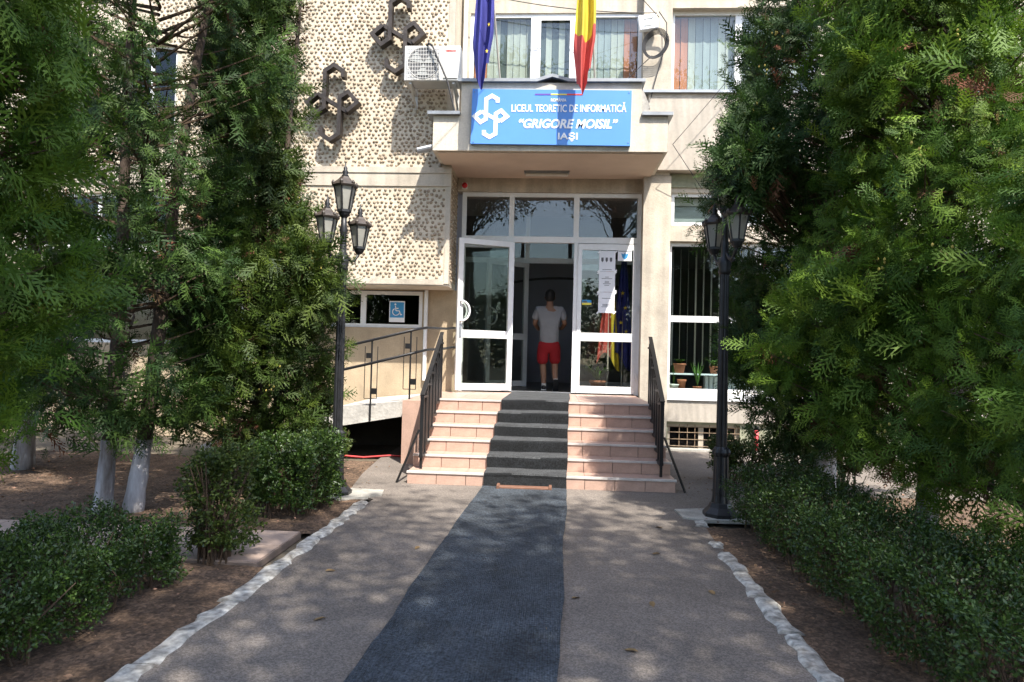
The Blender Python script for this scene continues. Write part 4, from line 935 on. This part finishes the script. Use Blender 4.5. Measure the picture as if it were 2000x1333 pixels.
def thuja(label, base, prof, nclump, per, L, tmpl, m, trunks, lean=(0, 0), cones=0, gap=.0, fill=.25, front=None, seed=1, limed=1.0, extra=()):
    """prof: list of (z, radius); clumps of sprays sit on the uneven surface of that profile."""
    global RNG
    RNG = np.random.default_rng(seed); rnd = random.Random(seed)
    t = thing('arborvitae_tree', label, 'tree', base, 'clipped arborvitae trees beside the path'); bx, by, bz = base
    zs = np.array([p[0] for p in prof]); rs = np.array([p[1] for p in prof])
    ztop = zs[-1]
    for (ox, oy, r0, lx, ly) in trunks:
        pts = [(bx+ox+lx*q+.03*math.sin(q*7+ox*9), by+oy+ly*q+.02*math.cos(q*5), bz-.05+q*ztop*.95) for q in np.linspace(0, 1, 12)]
        rr = [r0*(1.25 if i == 0 else 1-.75*i/11) for i in range(12)]
        k = limed/(ztop*.95)*11
        def at_(f): i = min(int(f), 10); return Vector(pts[i]).lerp(Vector(pts[i+1]), f-i), rr[i]+(rr[i+1]-rr[i])*(f-i)
        lo = [at_(f) for f in np.linspace(0, k, 7)]; hi = [at_(f) for f in [k]+[q for q in range(12) if q > k+.05]]
        MB().tube([p for p, _ in hi], [r_ for _, r_ in hi], 12).build('trunk', 'bark', t, True)
        MB().tube([p for p, _ in lo], [r_*(1+.04*math.sin(i*2.3)) for i, (_, r_) in enumerate(lo)], 12).build('limewashed_foot', 'lime', t, True)
    # clump centres
    per_z = np.interp(np.linspace(zs[0], ztop, 400), zs, rs); cdf = np.cumsum(per_z+.1); cdf /= cdf[-1]
    z = np.interp(RNG.uniform(0, 1, nclump), cdf, np.linspace(zs[0], ztop, 400)); th = RNG.uniform(0, 2*math.pi, nclump)
    rad = np.interp(z, zs, rs); lump = 1+.13*np.sin(th*3+z*2.1+seed)+.10*np.sin(th*5-z*3.7+seed*2)
    inner = RNG.uniform(0, 1, nclump) < fill
    rho = rad*lump*np.where(inner, RNG.uniform(.35, .75, nclump), RNG.uniform(.80, 1.0, nclump))
    C = np.stack([bx+lean[0]*(z/ztop)+rho*np.cos(th), by+lean[1]*(z/ztop)+rho*np.sin(th), bz+z], -1)
    keep = RNG.uniform(0, 1, nclump) > gap
    tc_ = np.array([-bx, -by])/math.hypot(bx, by); keep &= (np.cos(th)*tc_[0]+np.sin(th)*tc_[1] > -.42) | (RNG.uniform(0, 1, nclump) < .3)
    if front is not None: keep &= front(C)
    C, th, rho, z = C[keep], th[keep], rho[keep], z[keep]
    if len(extra):
        E_ = np.array(extra, float); C = np.concatenate([C, E_]); rho = np.concatenate([rho, np.hypot(E_[:, 0]-bx, E_[:, 1]-by)])
        th = np.concatenate([th, np.arctan2(E_[:, 1]-by, E_[:, 0]-bx)]); z = np.concatenate([z, E_[:, 2]])
    nc = len(C)
    out = np.stack([np.cos(th), np.sin(th), np.zeros(nc)], -1)
    cd_ = norm(out*.85+np.array([0, 0, .30])+RNG.normal(0, .28, (nc, 3)))
    br = MB()
    for i in range(nc):
        zz = max(.4, C[i, 2]-bz-.35*rho[i]); s0 = Vector((bx+lean[0]*zz/ztop, by+lean[1]*zz/ztop, bz+zz)); e0 = Vector(C[i]); mid = s0.lerp(e0, .55)+Vector((rnd.uniform(-.06, .06), rnd.uniform(-.06, .06), -.04))
        br.tube([s0, mid, e0], [.016, .010, .004], 4, False)
    stuff(br.build('branches', 'twig', t))
    n = nc*per; ci = np.repeat(np.arange(nc), per)
    d0 = cd_[ci]; o0 = out[ci]; shin = RNG.uniform(0, 1, (n, 1)) < .55
    tang = RNG.normal(0, 1, (n, 3)); tang -= o0*(tang*o0).sum(-1, keepdims=True)
    dirs = norm(np.where(shin, norm(tang)*.8+o0*.55+np.array([0, 0, -.12]), d0+RNG.normal(0, .45, (n, 3))+np.array([0, 0, .10])))
    nrm = np.where(shin, o0+np.array([0, 0, .55])+RNG.normal(0, .35, (n, 3)), RNG.normal(0, 1, (n, 3))); Ls = L*np.clip(RNG.lognormal(-.22, .30, n)*RNG.lognormal(0, .22, nc)[ci], .32, 1.5)
    base_ = C[ci]+RNG.normal(0, .098, (n, 3))*np.array([1, 1, 1.15])-d0*L*.35
    ms = RNG.uniform(0, 1, n)
    dd = (np.isin(ci, RNG.choice(nc, max(1, nc//22), replace=False)) & (RNG.uniform(0, 1, n) < .6)) | (RNG.uniform(0, 1, n) < .008)
    o = sprays('foliage', base_[~dd], dirs[~dd], Ls[~dd], m, t, tmpl, nrm[~dd]); sprays('dead_foliage', base_[dd]-d0[dd]*L*.5, dirs[dd], Ls[dd], 'dead', t, tmpl, nrm[dd])
    if cones:
        cm = MB()
        for i in RNG.choice(nc, min(nc, cones), replace=False):
            for q in range(5):
                p = Vector(C[i]+cd_[i]*L*.55+RNG.normal(0, .035, 3)); cm.lathe([(.003, 0), (.009, .008), (.007, .018), (.002, .024)], p, 5)
        stuff(cm.build('cones', 'cone', t))
    return t
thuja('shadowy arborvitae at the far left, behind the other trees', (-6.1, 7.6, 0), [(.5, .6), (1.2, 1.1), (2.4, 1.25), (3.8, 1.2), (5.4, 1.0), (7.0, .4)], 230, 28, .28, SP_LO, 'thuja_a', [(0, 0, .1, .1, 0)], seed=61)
def cluster(n, c, r, seed):
    q = np.random.default_rng(seed); return np.array(c)+q.normal(0, 1, (n, 3))*np.array(r)
thuja('broad dark arborvitae at the left beside the lamp post, reaching the ramp', (-3.03, 6.95, 0), [(.45, .35), (.75, .72), (1.6, .80), (2.05, .82), (2.45, .58), (2.9, .40), (3.4, .38), (4.2, .40), (5.0, .45), (6.2, .3)], 500, 36, .18, SP_LO, 'thuja_c', [(0, 0, .075, -.05, .05), (.13, .06, .05, .15, 0)], lean=(-.32, 0), cones=25, seed=3, limed=.62, extra=cluster(26, (-2.32, 6.45, 2.08), (.12, .12, .16), 2))
thuja('thin arborvitae with two bare whitewashed trunks behind the left hedge', (-3.74, 5.70, 0), [(.75, .45), (1.4, .80), (2.2, .72), (3.0, .70), (3.8, .95), (5.0, .9), (6.2, .4)], 330, 28, .185, SP_LO, 'thuja_a', [(-.06, -.05, .068, .12, .1), (.10, .06, .074, .62, .2)], gap=.1, lean=(.3, .1), seed=5, fill=.15, limed=.68)
thuja('dense arborvitae at the far left edge close to the viewer', (-3.40, 3.05, 0), [(.65, .5), (1.1, .72), (1.9, .86), (2.6, .80), (3.3, .86), (4.4, .75), (5.4, .3)], 420, 20, .25, SP_HI, 'thuja_b', [(0, 0, .08, 0, 0)], cones=14, seed=8, limed=.12)
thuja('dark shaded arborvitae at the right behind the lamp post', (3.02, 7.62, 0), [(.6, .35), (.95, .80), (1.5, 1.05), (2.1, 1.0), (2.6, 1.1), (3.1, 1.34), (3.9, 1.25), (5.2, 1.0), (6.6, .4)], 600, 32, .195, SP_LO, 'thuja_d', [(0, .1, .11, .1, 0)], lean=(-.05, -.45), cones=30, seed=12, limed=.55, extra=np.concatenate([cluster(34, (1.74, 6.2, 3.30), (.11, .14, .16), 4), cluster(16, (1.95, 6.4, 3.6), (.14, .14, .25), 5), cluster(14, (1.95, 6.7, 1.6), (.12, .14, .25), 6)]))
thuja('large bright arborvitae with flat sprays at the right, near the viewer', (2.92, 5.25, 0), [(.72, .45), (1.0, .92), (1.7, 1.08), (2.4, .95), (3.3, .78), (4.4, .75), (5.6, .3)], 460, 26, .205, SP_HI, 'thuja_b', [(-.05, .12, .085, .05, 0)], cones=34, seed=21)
thuja('low hanging arborvitae at the right edge over the hedge', (3.12, 3.70, 0), [(.22, .5), (.55, .85), (1.2, .98), (1.8, .82), (2.4, .5), (2.8, .2)], 290, 24, .175, SP_HI, 'thuja_b', [(0, 0, .08, 0, 0)], cones=10, seed=31)

def leaf_mesh(name, P, D, L, m, parent, fold=.25, wr=.52):
    n = len(P); nr = norm(np.cross(D, RNG.normal(0, 1, (n, 3)))); s_ = np.cross(nr, D); L = L[:, None]
    V = np.stack([P, P+D*L*.5+s_*L*wr*.5+nr*L*fold*.3, P+D*L, P+D*L*.5-s_*L*wr*.5+nr*L*fold*.3], 1).reshape(-1, 3)
    i = np.arange(n)[:, None]*4; F = np.concatenate([i+np.array([[0, 1, 2]]), i+np.array([[0, 2, 3]])], 1).reshape(-1, 3)
    return stuff(link(name, arrays_mesh(name, V, F, np.repeat(RNG.uniform(0, 1, n), 4)), m, parent))
def hedge(label, x0, x1, y0, y1, h, nleaf, m, name='hedge', cat='hedge', seed=1, r=.14, leafL=.032, z0=.10, group=None):
    global RNG
    RNG = np.random.default_rng(seed); rnd = random.Random(seed)
    t = thing(name, label, cat, ((x0+x1)/2, (y0+y1)/2, 0), group)
    st_ = MB(); area = (x1-x0)*(y1-y0)
    for k in range(int(40+70*area)):
        x, y = rnd.uniform(x0+.08, x1-.08), rnd.uniform(y0+.08, y1-.08); hh = h*rnd.uniform(.55, .95)
        st_.tube([(x, y, -.02), (x+rnd.uniform(-.05, .05), y+rnd.uniform(-.05, .05), hh*.5), (x+rnd.uniform(-.14, .14), y+rnd.uniform(-.14, .14), hh)], [.008, .006, .003], 4, False)
    stuff(st_.build('stems', 'twig', t))
    # twigs: leaf whorls around shoot tips on the rounded-box surface
    ns = nleaf//14; W, D_, Hh = x1-x0, y1-y0, h-z0
    wts = np.array([W*D_, D_*Hh, D_*Hh, W*Hh, W*Hh]); face = RNG.choice(5, ns, p=wts/wts.sum()); u_, v = RNG.uniform(0, 1, ns), RNG.uniform(0, 1, ns)
    P = np.zeros((ns, 3)); Nn = np.zeros((ns, 3))
    for f, (ax, sg_) in enumerate(((2, 1), (0, -1), (0, 1), (1, -1), (1, 1))):
        q = face == f
        if ax == 2: P[q] = np.stack([x0+W*u_[q], y0+D_*v[q], np.full(q.sum(), h)], -1)
        elif ax == 0: P[q] = np.stack([np.full(q.sum(), x0 if sg_ < 0 else x1), y0+D_*u_[q], z0+Hh*v[q]], -1)
        else: P[q] = np.stack([x0+W*u_[q], np.full(q.sum(), y0 if sg_ < 0 else y1), z0+Hh*v[q]], -1)
        Nn[q, ax] = sg_
    # round the corners and make the surface uneven
    ctr = np.array([(x0+x1)/2, (y0+y1)/2, z0+Hh*.5]); hs = np.array([W, D_, Hh])/2-r
    q = np.clip(P-ctr, -hs, hs); dlt = P-ctr-q; ln = np.linalg.norm(dlt, axis=1, keepdims=True); nd = np.where(ln > 1e-6, dlt/np.maximum(ln, 1e-6), Nn)
    lum = .05*np.sin(P[:, 0]*9+P[:, 2]*11+seed)+.05*np.sin(P[:, 1]*7.3+seed)+.03*np.sin(P[:, 1]*17+P[:, 0]*13)
    P = ctr+q+nd*(r+lum[:, None]*.8-np.abs(RNG.normal(0, .05, (ns, 1)))); P[:, 2] = np.maximum(P[:, 2], .04)
    cdn = norm(nd+np.array([0, 0, .5])+RNG.normal(0, .35, (ns, 3)))
    k = 14; ci = np.repeat(np.arange(ns), k); s_ = np.tile(np.linspace(-1, .35, k), ns)[:, None]
    PP = P[ci]+cdn[ci]*s_*.085+RNG.normal(0, .008, (ns*k, 3)); DD = norm(cdn[ci]*.7+RNG.normal(0, .75, (ns*k, 3)))
    PP[:, 2] = np.maximum(PP[:, 2], .02)
    leaf_mesh('foliage', PP, DD, leafL*RNG.uniform(.6, 1.15, ns*k), m, t)
    return t
hedge('trimmed dark green hedge along the left bed, closest to the viewer', -3.2, -2.22, 1.2, 4.15, .40, 82000, 'box_a', seed=41, leafL=.024, z0=.04)
hedge('small loose upright shrub alone beside the tile path', -2.43, -2.06, 4.36, 4.72, .76, 7000, 'box_b', 'shrub', 'shrub', 43, .13, .034, .06)
hedge('rounded bushy shrub between the left kerb and the lamp post', -2.62, -1.98, 5.62, 6.62, .64, 26000, 'box_a', 'shrub', 'shrub', 44, .16, .034, .06)
hedge('yellow-green low hedge in front of the ramp', -3.6, -2.45, 7.7, 8.4, .52, 16000, 'box_b', 'hedge', 'hedge', 45, .16, .036)
hedge('long trimmed hedge along the right bed under the arborvitae', 1.58, 2.25, 1.2, 6.08, .56, 84000, 'box_a', seed=46, leafL=.024, z0=.04)
hedge('low hedge behind the right lamp post near the basement wall', 1.95, 3.6, 7.9, 8.6, .50, 18000, 'box_b', 'hedge', 'hedge', 47, .16, .036)
# tall broadleaf trees behind the viewer that throw the dappled shade
def broadleaf(label, base, cz, R3, nclump, per, seed, leafL=.11):
    global RNG
    RNG = np.random.default_rng(seed); rnd = random.Random(seed); t = thing('unseen_tree', label, 'tree', base, 'unseen shade and sky-blocking trees behind the viewer'); bx, by, _ = base
    top = cz
    MB().tube([(bx, by, -.1), (bx+.1, by, top*.35), (bx-.05, by+.1, top*.7), (bx, by, top+R3[2]*.6)], [.30, .22, .16, .05], 12).build('trunk', 'bark', t, True)
    u_ = norm(RNG.normal(0, 1, (nclump, 3))); C = np.array([bx, by, cz])+u_*np.array(R3)*RNG.uniform(.25, 1, (nclump, 1))**.5
    br = MB()
    for c in C: s0 = Vector((bx, by, max(top*.4, c[2]-1.8))); br.tube([s0, s0.lerp(Vector(c), .5)+Vector((0, 0, .25)), Vector(c)], [.03, .016, .006], 5, False)
    stuff(br.build('branches', 'bark', t))
    n = nclump*per; ci = np.repeat(np.arange(nclump), per); P = C[ci]+RNG.normal(0, .36, (n, 3))*np.array([1, 1, .7]); D = norm(RNG.normal(0, 1, (n, 3))+np.array([0, 0, -.2]))
    leaf_mesh('foliage', P, D, leafL*RNG.uniform(.6, 1.2, n), 'leaf', t, wr=.7)
    return t
broadleaf('tall leafy tree behind the viewer shading the path', (2.4, -3.1, 0), 9.6, (3.8, 3.9, 2.4), 225, 160, 51, .13)
broadleaf('tall leafy tree behind the viewer on the left side', (-3.2, -3.0, 0), 9.5, (4.2, 4.0, 3.0), 230, 160, 52, .13)

for i, (x, lb) in enumerate(((-9, 'left'), (0, 'middle'), (9, 'right'))):  # unseen row added to block bright sky reflected in the window glass
    broadleaf('added low crowned leafy tree, unseen far behind the viewer, %s of a row of three' % lb, (x, -15+i, 0), 3.2, (5.0, 2.2, 2.5), 130, 75, 60+i, .24)

# ------------------------------------------------------------------ fallen leaves and litter
RNG = np.random.default_rng(77)
spots = [(.62, 4.05), (1.02, 4.30), (.18, 4.1), (.02, 3.55), (.42, 3.4), (-.95, 5.0), (.80, 5.1), (-1.2, 3.6), (.95, 5.9), (-.6, 6.6), (-1.4, 4.4), (.55, 2.9), (-.3, 5.6)]
lm = None
for i, (x, y) in enumerate(spots):
    if lm is None:
        P = [(-.035, 0, 0), (-.012, .016, .006), (.018, .014, .009), (.04, 0, .002), (.018, -.014, .009), (-.012, -.016, .006), (0, 0, .002)]
        o = MB().add(P, [(0, 6, 1), (1, 6, 2), (2, 6, 3), (3, 6, 4), (4, 6, 5), (5, 6, 0)]).add([(-.035, -.001, 0), (-.06, 0, .004), (-.035, .001, 0)], [(0, 1, 2)]).build('fallen_leaf', 'dry'); lm = o
    else: o = lm.copy(); COL.objects.link(o)
    o.location = (x, y, .027 if abs(x-cw(y)) < .47 else .007); o.rotation_euler = (random.uniform(-.2, .2), random.uniform(-.2, .2), random.uniform(0, 6.28)); o.scale = (1, 1, 1)
    tag(o, 'small dry yellow-brown leaf lying on the '+('blue-grey carpet' if abs(x-cw(y)) < .47 else 'asphalt left of the carpet' if x < cw(y) else 'asphalt right of the carpet'), 'leaf', 'fallen leaves on the path')
n = 2600
X = np.where(RNG.uniform(0, 1, n) < .5, RNG.uniform(-6, -1.95, n), RNG.uniform(1.4, 4.5, n)); Y = RNG.uniform(1, 8.4, n)
ok = ~((X < 0) & (Y > 4.4) & (Y < 5.35)); P = np.stack([X, Y, np.full(n, .03)], -1)[ok]; D = norm(np.stack([RNG.normal(0, 1, len(P)), RNG.normal(0, 1, len(P)), RNG.normal(0, .15, len(P))], -1))
o = leaf_mesh('leaf_litter', P, D, .035*RNG.uniform(.4, 1.2, len(P)), 'litter', None)
tag(o, 'scattered brown leaf litter and crumbs over the soil beds', 'litter')
